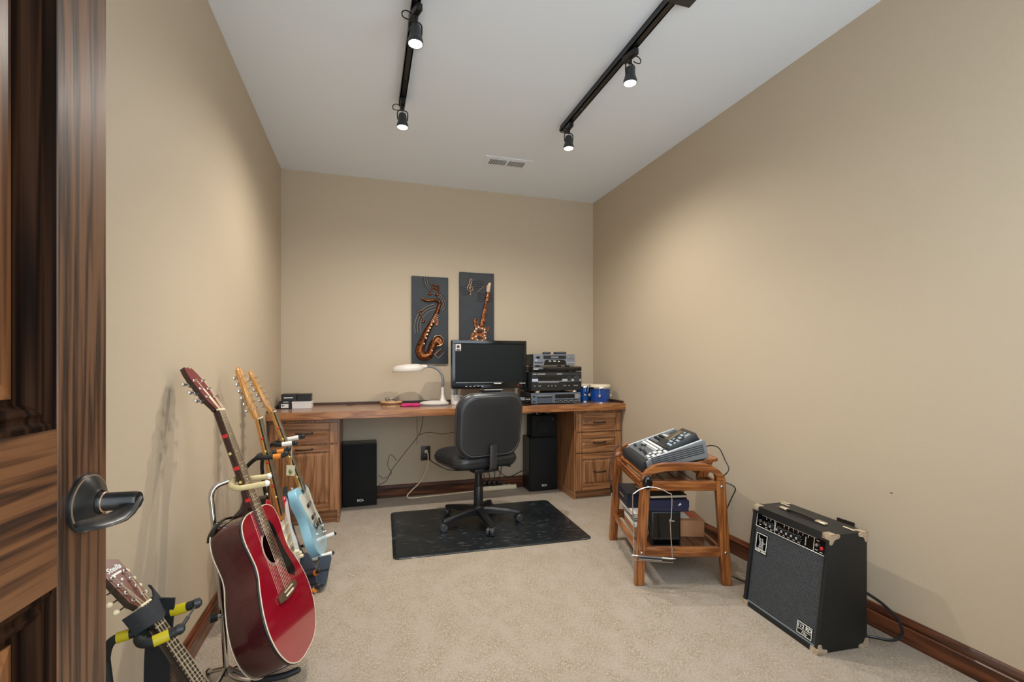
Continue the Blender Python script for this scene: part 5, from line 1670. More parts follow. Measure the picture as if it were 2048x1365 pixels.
def acoustic():
    s0, scale = .216, .648
    pos = Vector((-.2606, 1.749, .3316))
    a = Vector((-.3346, .1226, .9344))
    mx = frame((.164, .984, -.0704), None, a, pos - a.normalized() * s0)
    t = thing('acoustic_guitar', 'glossy wine red acoustic guitar with black pickguard on a chrome stand', 'guitar', mx=mx)
    ctrl = [(0, -.216), (.05, -.214), (.1, -.203), (.15, -.172), (.185, -.12), (.198, -.06), (.19, 0), (.165, .06), (.142, .1), (.135, .13), (.139, .165), (.146, .205), (.143, .24), (.125, .27), (.08, .287), (.03, .289)]
    half = crom([(x, z, 0) for x, z in ctrl], 5)
    out = [(p.x, p.y + s0) for p in half]
    out = out + [(-x, z) for x, z in reversed(out)]
    cl_ = []
    for p in out:
        if not cl_ or (abs(p[0] - cl_[-1][0]) + abs(p[1] - cl_[-1][1])) > 1e-4:
            cl_.append(p)
    if abs(cl_[0][0] - cl_[-1][0]) + abs(cl_[0][1] - cl_[-1][1]) < 1e-4:
        cl_.pop()
    out = cl_
    side_m = mt('wine_side_gloss', (58, 20, 22), .16, coat=.7, var=(3.0, (84, 28, 32)))
    top_m = mt('wine_top_gloss', (142, 12, 32), .10, coat=1.0)
    def dep(z):
        return .120 - .020 * z / .505
    N = len(out)
    rs = [[(x, .0, z) for x, z in out], [(x, dep(z) * .5, z) for x, z in out], [(x, dep(z) - .003, z) for x, z in out], [(x * .985, dep(z), s0 * 1.0 + (z - s0) * .99) for x, z in out]]
    body = MB().rings(rs, False, False)
    o = len(body.v)
    body.rings([[(x * .985, dep(z), s0 + (z - s0) * .99) for x, z in out], [(x * .5, dep(z) + .008, s0 + .04 + (z - s0 - .04) * .5) for x, z in out]], False, True)
    body.build('body', side_m, t, angle=50)
    # soundboard with a real sound hole
    hz, hr_ = s0 + .150, .050
    bmx = bmesh.new()
    ov = [bmx.verts.new((x, -.0005, z)) for x, z in out]
    hv = [bmx.verts.new((hr_ * math.cos(2 * PI * k / 40), -.0005, hz + hr_ * math.sin(2 * PI * k / 40))) for k in range(40)]
    es = [bmx.edges.new((v[i], v[(i + 1) % len(v)])) for v in (ov, hv) for i in range(len(v))]
    bmesh.ops.triangle_fill(bmx, edges=es, use_beauty=True)
    g = bmesh.ops.extrude_face_region(bmx, geom=list(bmx.faces))
    for e in g['geom']:
        if isinstance(e, bmesh.types.BMVert):
            e.co.y += .0035
    mb = MB()
    mb.bm(bmx)
    sb_ = mb.build('soundboard', top_m, t, angle=30)
    cream = mt('cream_binding', (220, 208, 184), .4)
    MB().tube([(x * 1.001, .0006, z) for x, z in out], .0019, 6, True).build('front_binding', cream, t)
    MB().tube([(x * .998, dep(z) - .003, z) for x, z in out], .0019, 6, True).build('back_binding', cream, t)
    MB().tube([(x * .998, .0058, z) for x, z in out], .0036, 6, True).build('dark_edge_band', mt('edge_band_dark', (22, 10, 11), .5), t)  # dark band round the sides, just behind the front binding
    for rr, mm in ((.054, cream), (.0565, M['black_plastic']), (.059, cream)):
        MB().tube([(rr * math.cos(2 * PI * k / 44), -.0008, hz + rr * math.sin(2 * PI * k / 44)) for k in range(44)], .0008, 5, True).build('rosette_ring', mm, sb_)
    pg = [(.020, hz + .075), (.045, hz + .070), (.060, hz + .050), (.064, hz + .02), (.070, hz - .02), (.090, hz - .065), (.108, hz - .105), (.104, hz - .128), (.085, hz - .138), (.052, hz - .118), (.030, hz - .085), (.022, hz - .060)]
    cut = crom2(pg, 4)
    arcp_ = [(.0525 * math.cos(R(q)), hz + .0525 * math.sin(R(q))) for q in range(-62, 66, 8)]
    poly = [(.026, hz + .088), (.058, hz + .084), (.078, hz + .058), (.084, hz + .01), (.096, hz - .045), (.120, hz - .098), (.122, hz - .126), (.102, hz - .140), (.056, hz - .112), (.030, hz - .064)] + arcp_
    MB().prism(poly, -.0020, -.0005, 'xz').build('pickguard', mt('pickguard_black', (16, 14, 15), .12, coat=.5), t)
    # bridge
    bp_ = [(-.078, -.012), (-.050, -.016), (-.030, -.020), (.030, -.020), (.050, -.016), (.078, -.012), (.080, .008), (.055, .012), (-.055, .012), (-.080, .008)]
    bw = mt('bridge_rosewood', (96, 72, 52), .5, var=(60, (70, 50, 36)))
    br_ = MB().prism([(x, s0 - .006 + z) for x, z in bp_], -.009, -.0004, 'xz', bev=.0015, seg=1).build('bridge', bw, t)
    MB().box(-.037, .037, -.0125, -.006, s0 - .0015, s0 + .0015).build('saddle', M['cream'], br_)
    for k in range(6):
        MB().ball((-.029 + k * .0116, -.010, s0 - .014), (.0035, .004, .0035), 10, 6).build('bridge_pin', M['cream'], br_)
    # neck, heel, fretboard
    zj = s0 + .289
    dark_neck = mt('dark_wine_neck', (50, 22, 20), .2, coat=.5)
    zn, wd, nk = neck_parts(t, s0, scale, zj - .002, .043, .056, .021, dark_neck, rosew, 20, yneck=-.001)
    rs = []
    for z, hw_, dp in ((zj + .075, .0265, .024), (zj + .045, .0262, .030), (zj + .022, .025, .048), (zj + .008, .0235, .075), (zj - .003, .0225, .098)):
        ring = [(-hw_, .0, z), (hw_, .0, z)]
        for q in range(1, 8):
            an = PI * q / 8
            ring.append((hw_ * math.cos(an), dp * math.sin(an) ** .7, z))
        rs.append(ring)
    MB().rings(rs).build('heel', dark_neck, t)
    fretboard(t, s0, scale, s0 + .203, wd, -.0068, -.0008, rosew, 20, True)
    MB().box(-.0222, .0222, -.0092, .0, zn, zn + .0065, .001, 1).build('nut', M['cream'], t)
    # headstock
    HT = Matrix.Translation((0, -.0015, zn + .005)) @ Matrix.Rotation(R(-16), 4, 'X')
    ho = [(-.0222, 0), (-.024, .012), (-.036, .036), (-.037, .046), (-.0385, .128), (-.034, .152), (-.023, .178), (-.010, .174), (0, .180), (.010, .174), (.023, .178), (.034, .152), (.0385, .128), (.037, .046), (.036, .036), (.024, .012), (.0222, 0)]
    head_red = mt('headstock_wine', (112, 24, 34), .25, coat=.4)
    hs = MB().prism(ho, .0012, .016, 'xz', mx=HT).build('headstock', dark_neck, t)
    MB().prism([(x * .985, z) for x, z in ho], -.0002, .0012, 'xz', mx=HT).build('headstock_veneer', head_red, hs)
    posts = {}
    for sgn in (-1, 1):
        for k in range(3):
            z = .052 + k * .034
            x = sgn * .026
            tn = MB().cyl((x, -.010, z), (x, .002, z), .0032, n=12, mx=HT).lathe([(.0062, 0), (.0062, .002), (.004, .003)], 14, HT @ Matrix.Translation((x, -.0002, z)) @ Matrix.Rotation(R(90), 4, 'X'))
            tn.box(x - .008, x + .008, .016, .026, z - .010, z + .010, .002, 1, mx=HT)
            tn.cyl((x, .021, z), (sgn * .050, .021, z), .0026, n=8, mx=HT)
            tn.ball((sgn * .0585, .021, z), (.010, .0042, .0078), 12, 8, mx=HT)
            tn.build('tuner', M['chrome'], t)
            posts[(sgn, k)] = tuple(HT @ Vector((x, -.007, z)))
    order = [posts[(-1, 0)], posts[(-1, 1)], posts[(-1, 2)], posts[(1, 2)], posts[(1, 1)], posts[(1, 0)]]
    strings(t, s0, scale, 6, .043, .058, -.0090, -.0128, order, .0008)
    # coloured marker stickers along the near side of the neck
    for k, (fr_, red) in enumerate(((2.6, 1), (4.6, 0), (6.6, 1), (8.6, 0), (11.7, 1))):
        z = s0 + fz(scale, fr_)
        w2 = wd(z) / 2
        if red:
            MB().box(-w2 - .004, -w2 + .003, -.006, .010, z - .006, z + .006, .001, 1).build('marker_sticker', M['red_dot'], t)
        else:
            MB().lathe([(.005, 0), (.005, .001), (0, .001)], 16, Matrix.Translation((-w2 + .0012, .006, z)) @ Matrix.Rotation(R(-90), 4, 'Y')).build('marker_dot', mt('yellow_dot', (222, 200, 110), .4) if k == 1 else bpy.data.materials['yellow_dot'], t)
    # strap: lies over the shoulder by the heel, tail behind the lower bout
    MB().tube(crom([(-.018, .075, .512), (-.045, .085, .516), (-.085, .092, .508), (-.118, .098, .490), (-.128, .104, .470)], 5), .012, 8, flat=.35).build('strap', M['black_gloss'], t)
    MB().tube(crom([(.09, .10, .012), (.13, .09, -.005), (.155, .06, .02), (.155, .03, .07), (.14, .03, .12)], 6), .016, 8, flat=.25).build('strap', M['webbing'], t)
acoustic()

def headstock12(t, zn, s0, nutw, wood_m, ynut):
    HT = Matrix.Translation((0, .004, zn + .004)) @ Matrix.Rotation(R(-6), 4, 'X')
    ho = [(-.0225, 0), (-.027, .018), (-.031, .030), (-.031, .215), (-.024, .236), (-.010, .246), (.006, .246), (.020, .236), (.030, .205), (.031, .030), (.027, .018), (.0225, 0)]
    hs = MB().prism(ho, -.002, .0125, 'xz', mx=HT, bev=.002, seg=1).build('headstock', wood_m, t)
    posts = []
    me = None
    for sgn in (-1, 1):
        for k in range(6):
            z = .048 + k * .031
            x = sgn * .018
            if me is None:
                pass
            tn = MB().cyl((x, -.013, z), (x, 0, z), .0036, n=10, mx=HT)
            tn.box(x - .009, x + .009, .0125, .021, z - .009, z + .009, .002, 1, mx=HT)
            tn.cyl((x, .017, z), (sgn * .042, .017, z), .0024, n=8, mx=HT)
            tn.ball((sgn * .049, .017, z), (.0100, .0050, .0090), 10, 6, mx=HT)
            tn.build('tuner', M['chrome'], t)
            posts.append((sgn, k, HT @ Vector((x, -.009, z))))
    return posts

def electric(kind):
    s0, scale = .165, .648
    if kind == 'blue':
        pos = Vector((-.2664, 2.7793, .2225))
        a = Vector((-.3246, .0145, .9457))
        b = (.070, .996, -.030)
        label = 'pale blue twelve string electric guitar in front of the oak cabinet'
        body_m = mt('pale_blue_gloss', (150, 204, 224), .12, coat=.8)
        outl = [(0, 0), (.06, .003), (.11, .022), (.145, .06), (.156, .105), (.150, .150), (.132, .195), (.124, .235), (.132, .280), (.140, .320), (.128, .352), (.10, .366), (.075, .356), (.062, .335), (.050, .318), (.030, .360), (.0, .385), (-.045, .392), (-.10, .398), (-.138, .384), (-.150, .345), (-.142, .300), (-.126, .255), (-.125, .215), (-.138, .175), (-.153, .125), (-.155, .085), (-.138, .045), (-.10, .015), (-.05, .002)]
    else:
        pos = Vector((-.344, 2.431, .2099))
        a = Vector((-.1973, -.0443, .9793))
        b = (.090, .995, .0)
        label = 'candy red twelve string electric guitar half hidden behind the red acoustic'
        body_m = mt('candy_red_gloss', (176, 14, 36), .12, coat=.8)
        outl = [(0, .012), (.06, .016), (.115, .035), (.150, .075), (.158, .12), (.146, .17), (.125, .215), (.120, .255), (.134, .300), (.146, .345), (.142, .385), (.124, .395), (.096, .372), (.070, .345), (.050, .322), (.028, .330), (-.028, .335), (-.052, .345), (-.066, .38), (-.085, .430), (-.110, .465), (-.135, .470), (-.145, .445), (-.140, .39), (-.128, .32), (-.118, .26), (-.122, .215), (-.142, .165), (-.158, .12), (-.155, .08), (-.125, .042), (-.07, .018)]
    mx = frame(b, None, a, pos - a.normalized() * s0)
    t = thing('electric_guitar', label, 'guitar', mx=mx)
    outp = crom2([(x, z) for x, z in outl], 3)
    MB().prism(outp, .001, .045, 'xz', bev=.006, seg=3).build('body', body_m, t, angle=40)
    white = mt('pickguard_white_' + kind, (214, 212, 200), .3)
    if kind == 'blue':
        pgp = [(-.03, .16), (.03, .155), (.09, .14), (.125, .12), (.135, .15), (.118, .20), (.11, .24), (.118, .29), (.122, .33), (.10, .35), (.07, .33), (.045, .31), (.03, .34), (-.03, .345), (-.08, .355), (-.11, .34), (-.10, .28), (-.07, .22)]
    else:
        pgp = [(-.02, .10), (.04, .07), (.10, .06), (.135, .085), (.138, .13), (.125, .18), (.108, .22), (.105, .26), (.118, .31), (.128, .36), (.11, .37), (.08, .34), (.05, .31), (.028, .315), (-.028, .32), (-.06, .33), (-.085, .38), (-.105, .41), (-.118, .38), (-.105, .29), (-.09, .22), (-.11, .18), (-.10, .14)]
    MB().prism(crom2(pgp, 3), -.0015, .0015, 'xz').build('pickguard', white, t)
    for z in (.205, .275) if kind == 'blue' else (.185, .235, .285):
        p = MB().box(-.042, .042, -.009, -.0012, z - .009, z + .009, .003, 2).build('pickup', M['cream'] if kind == 'red' else M['black_plastic'], t)
        for k in range(6):
            MB().cyl((-.03 + k * .012, -.0102, z), (-.03 + k * .012, -.009, z), .0024, n=8).build('pole_piece', M['chrome'], p)
    bp_ = MB().box(-.042, .042, -.005, -.001, s0 - .03, s0 + .018, .001, 1).build('bridge', M['chrome'], t)
    for k in range(6):
        MB().box(-.036 + k * .0124, -.027 + k * .0124, -.012, -.005, s0 - .012, s0 + .006, .001, 1).build('saddle', M['chrome'], bp_)
    knobs = [(.085, .115), (.098, .075)] if kind == 'blue' else [(.075, .125), (.100, .105), (.118, .080)]
    if kind == 'blue':
        MB().prism([(.068, .05), (.105, .05), (.112, .16), (.080, .165)], -.0025, -.0012, 'xz').build('control_plate', M['chrome'], t)
    for x, z in knobs:
        MB().lathe([(.0105, 0), (.0105, .004), (.0085, .014), (.007, .018), (0, .018)], 18, Matrix.Translation((x, -.0015, z)) @ Matrix.Rotation(R(90), 4, 'X')).build('knob', M['chrome'] if kind == 'blue' else M['cream'], t)
    if kind == 'red':
        for x, z in ((-.088, .115), (-.076, .145), (-.09, .165)):
            MB().lathe([(.0105, 0), (.0105, .004), (.0085, .014), (.007, .018), (0, .018)], 18, Matrix.Translation((x, -.0015, z)) @ Matrix.Rotation(R(90), 4, 'X')).build('knob', M['cream'], t)
    zj = s0 + (.205 if kind == 'blue' else .165)
    zn, wd, nk = neck_parts(t, s0, scale, zj, .046, .058, .021, maple, ebony, 21, yneck=-.006)
    fretboard(t, s0, scale, s0 + fz(scale, 21.5), wd, -.0115, -.006, ebony, 21, True)
    MB().box(-.0235, .0235, -.0145, -.004, zn, zn + .005, .0008, 1).build('nut', M['cream'], t)
    posts = headstock12(t, zn, s0, .046, maple, -.014)
    left = sorted([p for p in posts if p[0] < 0], key=lambda p: p[1])
    right = sorted([p for p in posts if p[0] > 0], key=lambda p: -p[1])
    order = [tuple(p[2]) for p in left] + [tuple(p[2]) for p in right]
    strings(t, s0, scale, 12, .044, .056, -.0140, -.0135, order, .00055, pair=.0028)
    for k, (fr_, red) in enumerate(((2.6, 1), (4.6, 0), (6.6, 1), (8.6, 0), (11.6, 1), (14.6, 0))):
        z = s0 + fz(scale, fr_)
        w2 = wd(z) / 2
        MB().ball((-w2 - .001, -.004, z), (.003, .006, .006), 10, 6).build('marker_dot', M['red_dot'] if red else bpy.data.materials['yellow_dot'], t)
    # strap pins and straps
    if kind == 'red':
        rs = [((-.150, .045, .425), (0, 1, 0)), ((-.158, .030, .455), (0, 1, 0)), ((-.146, .024, .480), (.2, 1, 0)), ((-.118, .022, .486), (.2, 1, 0)), ((-.095, .022, .478), (.2, 1, 0))]
        MB().ribbon(rs, .052, .005).build('strap', M['black_gloss'], t)
        MB().ball((-.122, -.001, .490), (.006, .006, .008), 12, 8).build('strap_button', M['chrome'], t)
    else:
        MB().ball((-.095, .022, .404), (.006, .006, .009), 12, 8).build('strap_button', M['chrome'], t)
        wd_ = Vector((.3, -.95, 0))
        imx = mx.inverted()
        def L(p):
            return imx @ Vector(p)
        rot = mx.to_3x3().inverted()
        sp_ = crom([(-.392, 2.625, .470), (-.392, 2.615, .44), (-.384, 2.605, .40), (-.372, 2.60, .33), (-.350, 2.59, .24), (-.325, 2.58, .17), (-.300, 2.56, .13)], 5)
        MB().ribbon([(L(p), rot @ Vector((.75, .65, 0))) for p in sp_],   .022, .005).build('strap', M['webbing'], t)
        sp_ = crom([(-.305, 2.565, .135), (-.280, 2.53, .105), (-.262, 2.49, .060), (-.252, 2.45, .022), (-.232, 2.43, .016), (-.215, 2.46, .030), (-.205, 2.53, .075), (-.200, 2.60, .095), (-.215, 2.66, .075)], 6)
        pts = [(L(p), rot @ Vector((.86, -.45, .25))) for p in sp_]
        MB().ribbon(pts, .066, .012).build('padded_strap', M['slate_strap'], t)
        for k in (10, 18, 26, 34):
            c = sp_[k]
            wv = Vector((.86, -.45, .25)).normalized()
            MB().tube([L(c - wv * .036 + Vector((0, 0, .006))), L(c + wv * .036 + Vector((0, 0, .008)))], .004, 6).build('strap_keeper', M['rubber'], t)
        tg_ = [L((-.398, 2.700, .566)), L((-.356, 2.690, .562)), L((-.358, 2.690, .508)), L((-.400, 2.700, .512))]
        m_ = MB()
        off = rot @ Vector((.0004, .0015, 0))
        m_.rings([tg_, [p + off for p in tg_]])
        tgo = m_.build('paper_tag', mt('tag_cream', (226, 220, 190), .6), t)
        c = L((-.3515, 2.718, .537))
        lf = MB()
        for dx_, dz_ in ((-.011, .024), (-.004, .032), (.005, .030), (.012, .020)):
            p0_ = Vector((-.379, 2.6938, .515))
            p1_ = p0_ + Vector((dx_, -.24 * dx_ - .0004, dz_))
            lf.tube([L(p0_), L(p0_.lerp(p1_, .55)), L(p1_)], [.0006, .0028, .0004], 6, flat=.25, up=tuple(rot @ Vector((0, 1, 0))))
        lf.build('printed_leaf', mt('tag_green', (116, 132, 50), .6), tgo)
        MB().tube([L((-.376, 2.696, .562)), L((-.376, 2.715, .63)), L((-.376, 2.735, .664))], .0009, 5).build('tag_string', M['cream'], tgo)
electric('red')
electric('blue')

def mandolin():
    s0, scale = .105, .36
    pos = Vector((-.3011, 1.2311, .2395))
    a = Vector((-.5135, .1173, .8501))
    mx = frame((.2894, .9563, .0428), None, a, pos - a.normalized() * s0)
    t = thing('mandolin', 'old brown eight string mandolin tilted beside the open door', 'mandolin', mx=mx)
    body_m = mt('mandolin_brown', (92, 48, 26), .25, coat=.4, var=(5, (60, 28, 16)))
    outl = [(0, 0), (.05, .004), (.095, .035), (.118, .085), (.113, .125), (.088, .165), (.056, .196), (.032, .216), (.018, .232), (-.018, .232), (-.032, .216), (-.056, .196), (-.088, .165), (-.113, .125), (-.118, .085), (-.095, .035), (-.05, .004)]
    outp = crom2(outl, 4)
    MB().prism(outp, .002, .055, 'xz', bev=.004, seg=2).build('body', body_m, t)
    MB().prism([(x * .99, .13 + (z - .13) * .99) for x, z in outp], -.001, .002, 'xz').build('soundboard', mt('mandolin_top', (168, 110, 56), .3, coat=.4), t)
    MB().lathe([(.0, 0), (.026, 0), (.026, .0006)], 28, Matrix.Translation((0, -.0010, .175)) @ Matrix.Rotation(R(90), 4, 'X')).build('sound_hole', M['black_cloth'], t)
    MB().box(-.045, .045, -.016, -.001, s0 - .004, s0 + .004, .001, 1).build('bridge', ebony, t)
    dark = mt('mandolin_neck_dark', (52, 42, 34), .3, coat=.3)
    zn, wd, nk = neck_parts(t, s0, scale, .226, .030, .036, .018, dark, ebony, 16, yneck=-.004)
    rs = []
    for z, hw_, dp in ((.318, .0165, .018), (.285, .017, .026), (.255, .016, .042), (.228, .015, .054)):
        ring = [(-hw_, .0, z), (hw_, .0, z)]
        for q in range(1, 8):
            an = PI * q / 8
            ring.append((hw_ * math.cos(an), dp * math.sin(an) ** .7, z))
        rs.append(ring)
    MB().rings(rs).build('heel', dark, t)
    fretboard(t, s0, scale, s0 + fz(scale, 16.5), wd, -.0085, -.004, ebony, 16, False)
    MB().box(-.0152, .0152, -.011, -.002, zn, zn + .005, .0006, 1).build('nut', M['cream'], t)
    HT = Matrix.Translation((0, -.003, zn + .004)) @ Matrix.Rotation(R(-8), 4, 'X')
    ho = [(-.0152, 0), (-.024, .020), (-.0275, .118), (-.010, .130), (.010, .130), (.0275, .118), (.024, .020), (.0152, 0)]
    hs = MB().prism(ho, .001, .015, 'xz', mx=HT).build('headstock', dark, t)
    MB().prism([(x * .97, z * .985 + .001) for x, z in ho], -.0006, .001, 'xz', mx=HT).build('headstock_veneer', mt('veneer_brown', (104, 50, 30), .3, coat=.3), hs)
    posts = []
    ivory = mt('ivory_button', (232, 216, 180), .35)
    for sgn in (-1, 1):
        for k in range(4):
            z = .020 + k * .022
            x = sgn * (.0135 + .0012 * k)
            tn = MB().cyl((x, -.009, z), (x, .002, z), .0024, n=10, mx=HT).lathe([(.0045, 0), (.0045, .0015), (.003, .002)], 12, HT @ Matrix.Translation((x, -.0006, z)) @ Matrix.Rotation(R(90), 4, 'X'))
            tn.box(x - .006, x + .006, .015, .021, z - .007, z + .007, .001, 1, mx=HT)
            tn.cyl((sgn * .020, .019, z), (sgn * .036, .019, z), .0018, n=8, mx=HT)
            tno = tn.build('tuner', M['chrome'], t)
            MB().ball((sgn * .041, .019, z), (.0085, .0045, .0062), 12, 8, mx=HT).build('tuner_button', ivory, tno)
            posts.append((sgn, k, HT @ Vector((x, -.006, z))))
    left = sorted([p for p in posts if p[0] < 0], key=lambda p: p[1])
    right = sorted([p for p in posts if p[0] > 0], key=lambda p: -p[1])
    strings(t, s0, scale, 8, .026, .034, -.0108, -.0160, [tuple(p[2]) for p in left + right], .0006, pair=.0022)
    q = HT @ Vector((0, -.0012, .104))
    lettering('Stella', .0175, M['white_paint'], hs, q, (R(90 - 8), R(0), 0), depth=.0003, shear=.3, bold=.0004)
    MB().box(-.014, .012, -.0014, -.0007, .089, .0935, mx=HT).build('name_underline', M['white_paint'], hs)
    star = [((.0045 if k % 2 == 0 else .002) * math.sin(PI * k / 5), .074 + (.0045 if k % 2 == 0 else .002) * math.cos(PI * k / 5)) for k in range(10)]
    MB().prism(star, -.0014, -.0007, 'xz', mx=HT).build('star_inlay', M['white_paint'], hs)
    z = s0 + fz(scale, 4.6)
    MB().ball((-wd(z) / 2 - .0008, -.001, z), (.002, .0035, .0035), 12, 8).build('marker_dot', mt('orange_dot', (226, 112, 62), .4), t)
    # wide webbing strap across the neck, tail hanging behind
    imx = mx.inverted()
    rot = mx.to_3x3().inverted()
    zs = zn - .026
    st = crom([(-.040, .016, zs + .004), (-.030, -.004, zs + .004), (-.014, -.0135, zs + .002), (.0, -.0145, zs), (.016, -.0135, zs + .004), (.034, -.006, zs + .016), (.050, .004, zs + .030), (.056, .014, zs + .036)], 4)
    MB().ribbon([(p, (0, .10, 1)) for p in st], .046, .003).build('strap', M['webbing'], t)
    st = crom([(-.46, 1.305, .545), (-.463, 1.305, .50), (-.468, 1.300, .40), (-.468, 1.300, .25), (-.465, 1.298, .09)], 4)
    MB().ribbon([(imx @ p, rot @ Vector((.955, -.297, 0))) for p in st], .060, .004).build('strap', M['webbing'], t)
mandolin()

# ------------------------------------------------------------------ guitar stands
def stand(name, label, base, post, yoke_back, arm_n, arm_f, cradle, tube_m, arm_m, r=.008, bands=None, knob=None, legs=None, arm_r=.010, bend=None):
    """tripod stand: post points, yoke arms, lower cradle arms (world points, origin at base)"""
    t = thing(name, label, 'guitar stand', base, 0, 'guitar stands along the left wall')
    o = Vector(base)
    V = lambda p: Vector(p) - o
    MB().tube(crom([V(p) for p in post], 8), r, 12).build('post', tube_m, t)
    for nm, arm in (('neck_arm', arm_n), ('neck_arm', arm_f)):
        pts = crom([V(p) for p in arm], 6)
        ao = MB().tube(pts, arm_r, 12).build(nm, arm_m, t)
        MB().ball(tuple(pts[-1]), arm_r * 1.12, 12, 8).build('arm_tip', M['white_plastic'] if tube_m is M['chrome'] else M['rubber'], ao)
        if bands:
            k = int(len(pts) * bands[1])
            MB().tube([pts[k], pts[min(len(pts) - 1, k + bands[2])]], arm_r * 1.14, 14).build('band', bands[0], ao)
    for arm in cradle:
        pts = crom([V(p) for p in arm], 6)
        ao = MB().tube(pts, r * .9, 10).build('cradle_arm', tube_m, t)
        n = len(pts)
        k = int(n * .45)
        MB().tube(pts[k:], arm_r * 1.05, 12).build('cradle_sleeve', M['rubber'] if not bands else (arm_m if bands[3] else bands[0]), ao)
        MB().ball(tuple(pts[-1]), arm_r * 1.0, 12, 8).build('arm_tip', M['rubber'], ao)
        if bands and bands[3]:
            k2 = int(n * .8)
            MB().tube([pts[k2], pts[min(n - 1, k2 + 2)]], arm_r * 1.2, 12).build('band', bands[0], ao)
    for lg in legs:
        pts = [V(p) for p in lg]
        lo = MB().tube(pts, r * .9, 10).build('leg', tube_m, t)
        MB().ball(tuple(pts[-1] + Vector((0, 0, .001))), r * 1.15, 10, 8).build('rubber_foot', M['rubber'], lo)
    if knob:
        k = V(knob)
        c = MB().tube([k + Vector((.016, .006, 0)), k], .006, 8).build('clamp_bolt', M['chrome'], t)
        MB().tube([k, k + Vector((-.020, -.008, 0))], .014, 10).build('clamp_knob', M['black_plastic'], c)
    return t

chrome_rub = M['cream_rubber']
stand('guitar_stand', 'chrome tubular stand with cream rubber arms under the red acoustic', (-.40, 1.75, 0),
      [(-.437, 1.748, .075), (-.446, 1.752, .22), (-.464, 1.758, .44), (-.482, 1.763, .62), (-.486, 1.766, .665), (-.474, 1.772, .692), (-.445, 1.784, .703), (-.425, 1.792, .706)], None,
      [(-.430, 1.790, .706), (-.428, 1.765, .692), (-.405, 1.752, .686), (-.365, 1.758, .688), (-.322, 1.768, .692)],
      [(-.430, 1.790, .706), (-.425, 1.825, .700), (-.400, 1.838, .696), (-.365, 1.842, .696), (-.330, 1.848, .698)],
      [[(-.437, 1.748, .09), (-.40, 1.715, .080), (-.34, 1.690, .076), (-.26, 1.685, .078), (-.215, 1.69, .085)], [(-.437, 1.748, .09), (-.40, 1.785, .080), (-.34, 1.808, .076), (-.26, 1.812, .078), (-.215, 1.81, .085)]],
      M['chrome'], chrome_rub, .0085, None, (-.462, 1.742, .275), [[(-.437, 1.748, .10), (-.50, 1.60, .010)], [(-.437, 1.748, .10), (-.53, 1.90, .010)], [(-.437, 1.748, .10), (-.24, 1.70, .010)]], .0095)

stand('guitar_stand', 'black guitar stand with orange bands under the red electric', (-.47, 2.42, 0),
      [(-.46, 2.42, .06), (-.50, 2.42, .25), (-.535, 2.42, .48), (-.543, 2.42, .56), (-.532, 2.418, .61), (-.50, 2.415, .648), (-.475, 2.415, .664)], None,
      [(-.478, 2.415, .662), (-.474, 2.385, .668), (-.455, 2.365, .672), (-.42, 2.362, .673), (-.372, 2.364, .675), (-.352, 2.366, .684)],
      [(-.478, 2.415, .662), (-.476, 2.447, .668), (-.455, 2.466, .672), (-.42, 2.468, .674), (-.375, 2.470, .678), (-.355, 2.472, .688)],
      [[(-.46, 2.42, .075), (-.42, 2.34, .064), (-.34, 2.285, .060), (-.24, 2.27, .070), (-.205, 2.27, .100)], [(-.46, 2.42, .075), (-.42, 2.46, .064), (-.34, 2.49, .060), (-.25, 2.46, .075), (-.215, 2.425, .105)]],
      M['black_metal'], M['rubber'], .009, (M['orange_band'], .66, 4, True), None, [[(-.46, 2.42, .09), (-.53, 2.27, .010)], [(-.46, 2.42, .09), (-.55, 2.56, .010)], [(-.46, 2.42, .09), (-.30, 2.41, .010)]], .011)

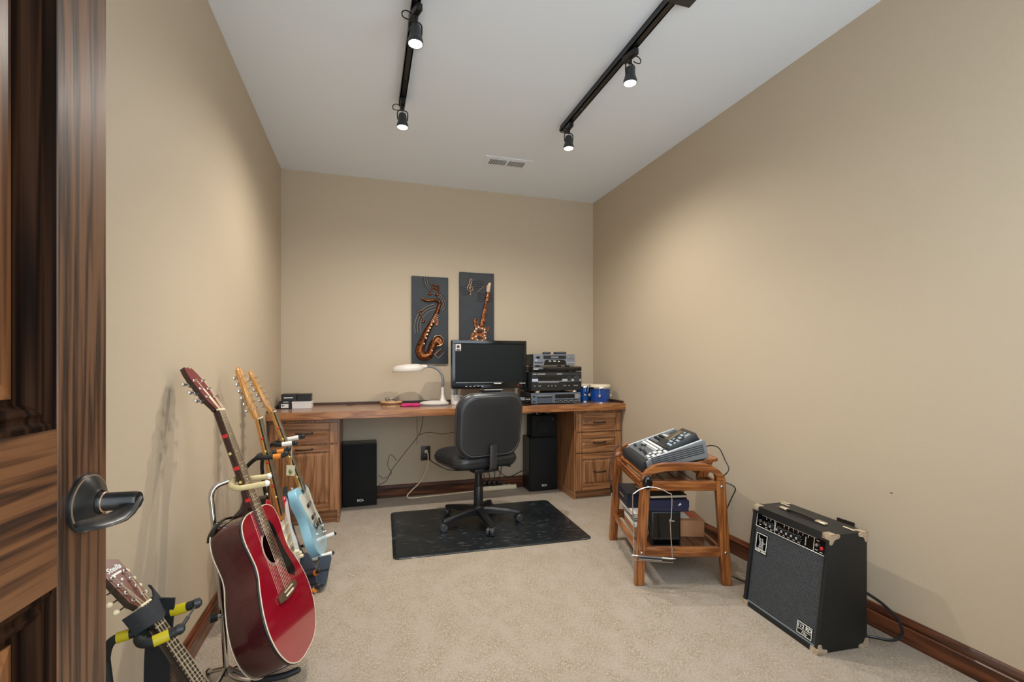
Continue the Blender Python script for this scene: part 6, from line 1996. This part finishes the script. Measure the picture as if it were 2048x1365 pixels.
stand('guitar_stand', 'black guitar stand with white sleeves under the pale blue guitar', (-.46, 2.79, 0),
      [(-.45, 2.79, .06), (-.49, 2.79, .25), (-.525, 2.79, .48), (-.530, 2.79, .57), (-.515, 2.79, .63), (-.485, 2.79, .662), (-.465, 2.79, .670)], None,
      [(-.468, 2.79, .668), (-.462, 2.760, .668), (-.442, 2.740, .668), (-.405, 2.737, .670), (-.362, 2.738, .674)],
      [(-.468, 2.79, .668), (-.462, 2.822, .670), (-.442, 2.838, .674), (-.400, 2.840, .680), (-.335, 2.842, .692)],
      [[(-.45, 2.79, .075), (-.40, 2.72, .062), (-.33, 2.685, .060), (-.24, 2.68, .070), (-.172, 2.68, .085)], [(-.45, 2.79, .075), (-.40, 2.86, .062), (-.33, 2.905, .062), (-.25, 2.915, .085), (-.176, 2.918, .106)]],
      M['black_metal'], M['rubber'], .009, (M['white_plastic'], .62, 7, False), None, [[(-.45, 2.79, .09), (-.53, 2.64, .010)], [(-.45, 2.79, .09), (-.54, 2.93, .010)], [(-.45, 2.79, .09), (-.28, 2.79, .010)]], .011)

ms = stand('instrument_stand', 'black instrument stand with yellow bands holding the mandolin', (-.52, 1.24, 0),
      [(-.505, 1.245, .05), (-.525, 1.245, .25), (-.545, 1.250, .42), (-.546, 1.248, .455), (-.534, 1.243, .488), (-.508, 1.247, .497), (-.480, 1.253, .495)], None,
      [(-.482, 1.253, .495), (-.478, 1.232, .490), (-.466, 1.222, .486), (-.448, 1.222, .486), (-.425, 1.231, .490), (-.404, 1.240, .496)],
      [(-.482, 1.253, .495), (-.474, 1.290, .500), (-.458, 1.304, .504), (-.440, 1.305, .509), (-.412, 1.303, .516), (-.388, 1.300, .523)],
      [[(-.505, 1.245, .07), (-.46, 1.19, .07), (-.38, 1.165, .085), (-.30, 1.165, .10), (-.25, 1.17, .125)], [(-.505, 1.245, .07), (-.46, 1.30, .07), (-.38, 1.325, .085), (-.30, 1.325, .10), (-.25, 1.32, .125)]],
      M['rubber'], M['rubber'], .0095, (M['yellow_band'], .60, 7, False), None, [[(-.505, 1.245, .08), (-.56, 1.13, .011)], [(-.505, 1.245, .08), (-.58, 1.38, .011)], [(-.505, 1.245, .08), (-.35, 1.25, .011)]], .0105)
o = Vector((-.52, 1.24, 0))
yb = MB().tube([Vector((-.524, 1.2445, .4945)) - o, Vector((-.502, 1.2485, .497)) - o], .0115, 12).build('band', M['yellow_band'], ms)
p0, p1 = Vector((-.402, 1.238, .497)) - o, Vector((-.386, 1.299, .525)) - o
lk = MB().tube([p0, p0.lerp(p1, .45)], .0042, 8).tube([p0.lerp(p1, .40), p1], .0022, 8).build('safety_link', M['charcoal'], ms)
for p in (p0, p1):
    MB().tube([p + Vector((-.006, -.002, 0)), p + Vector((.006, .002, .001))], .0095, 14).build('link_end', M['charcoal'], lk)
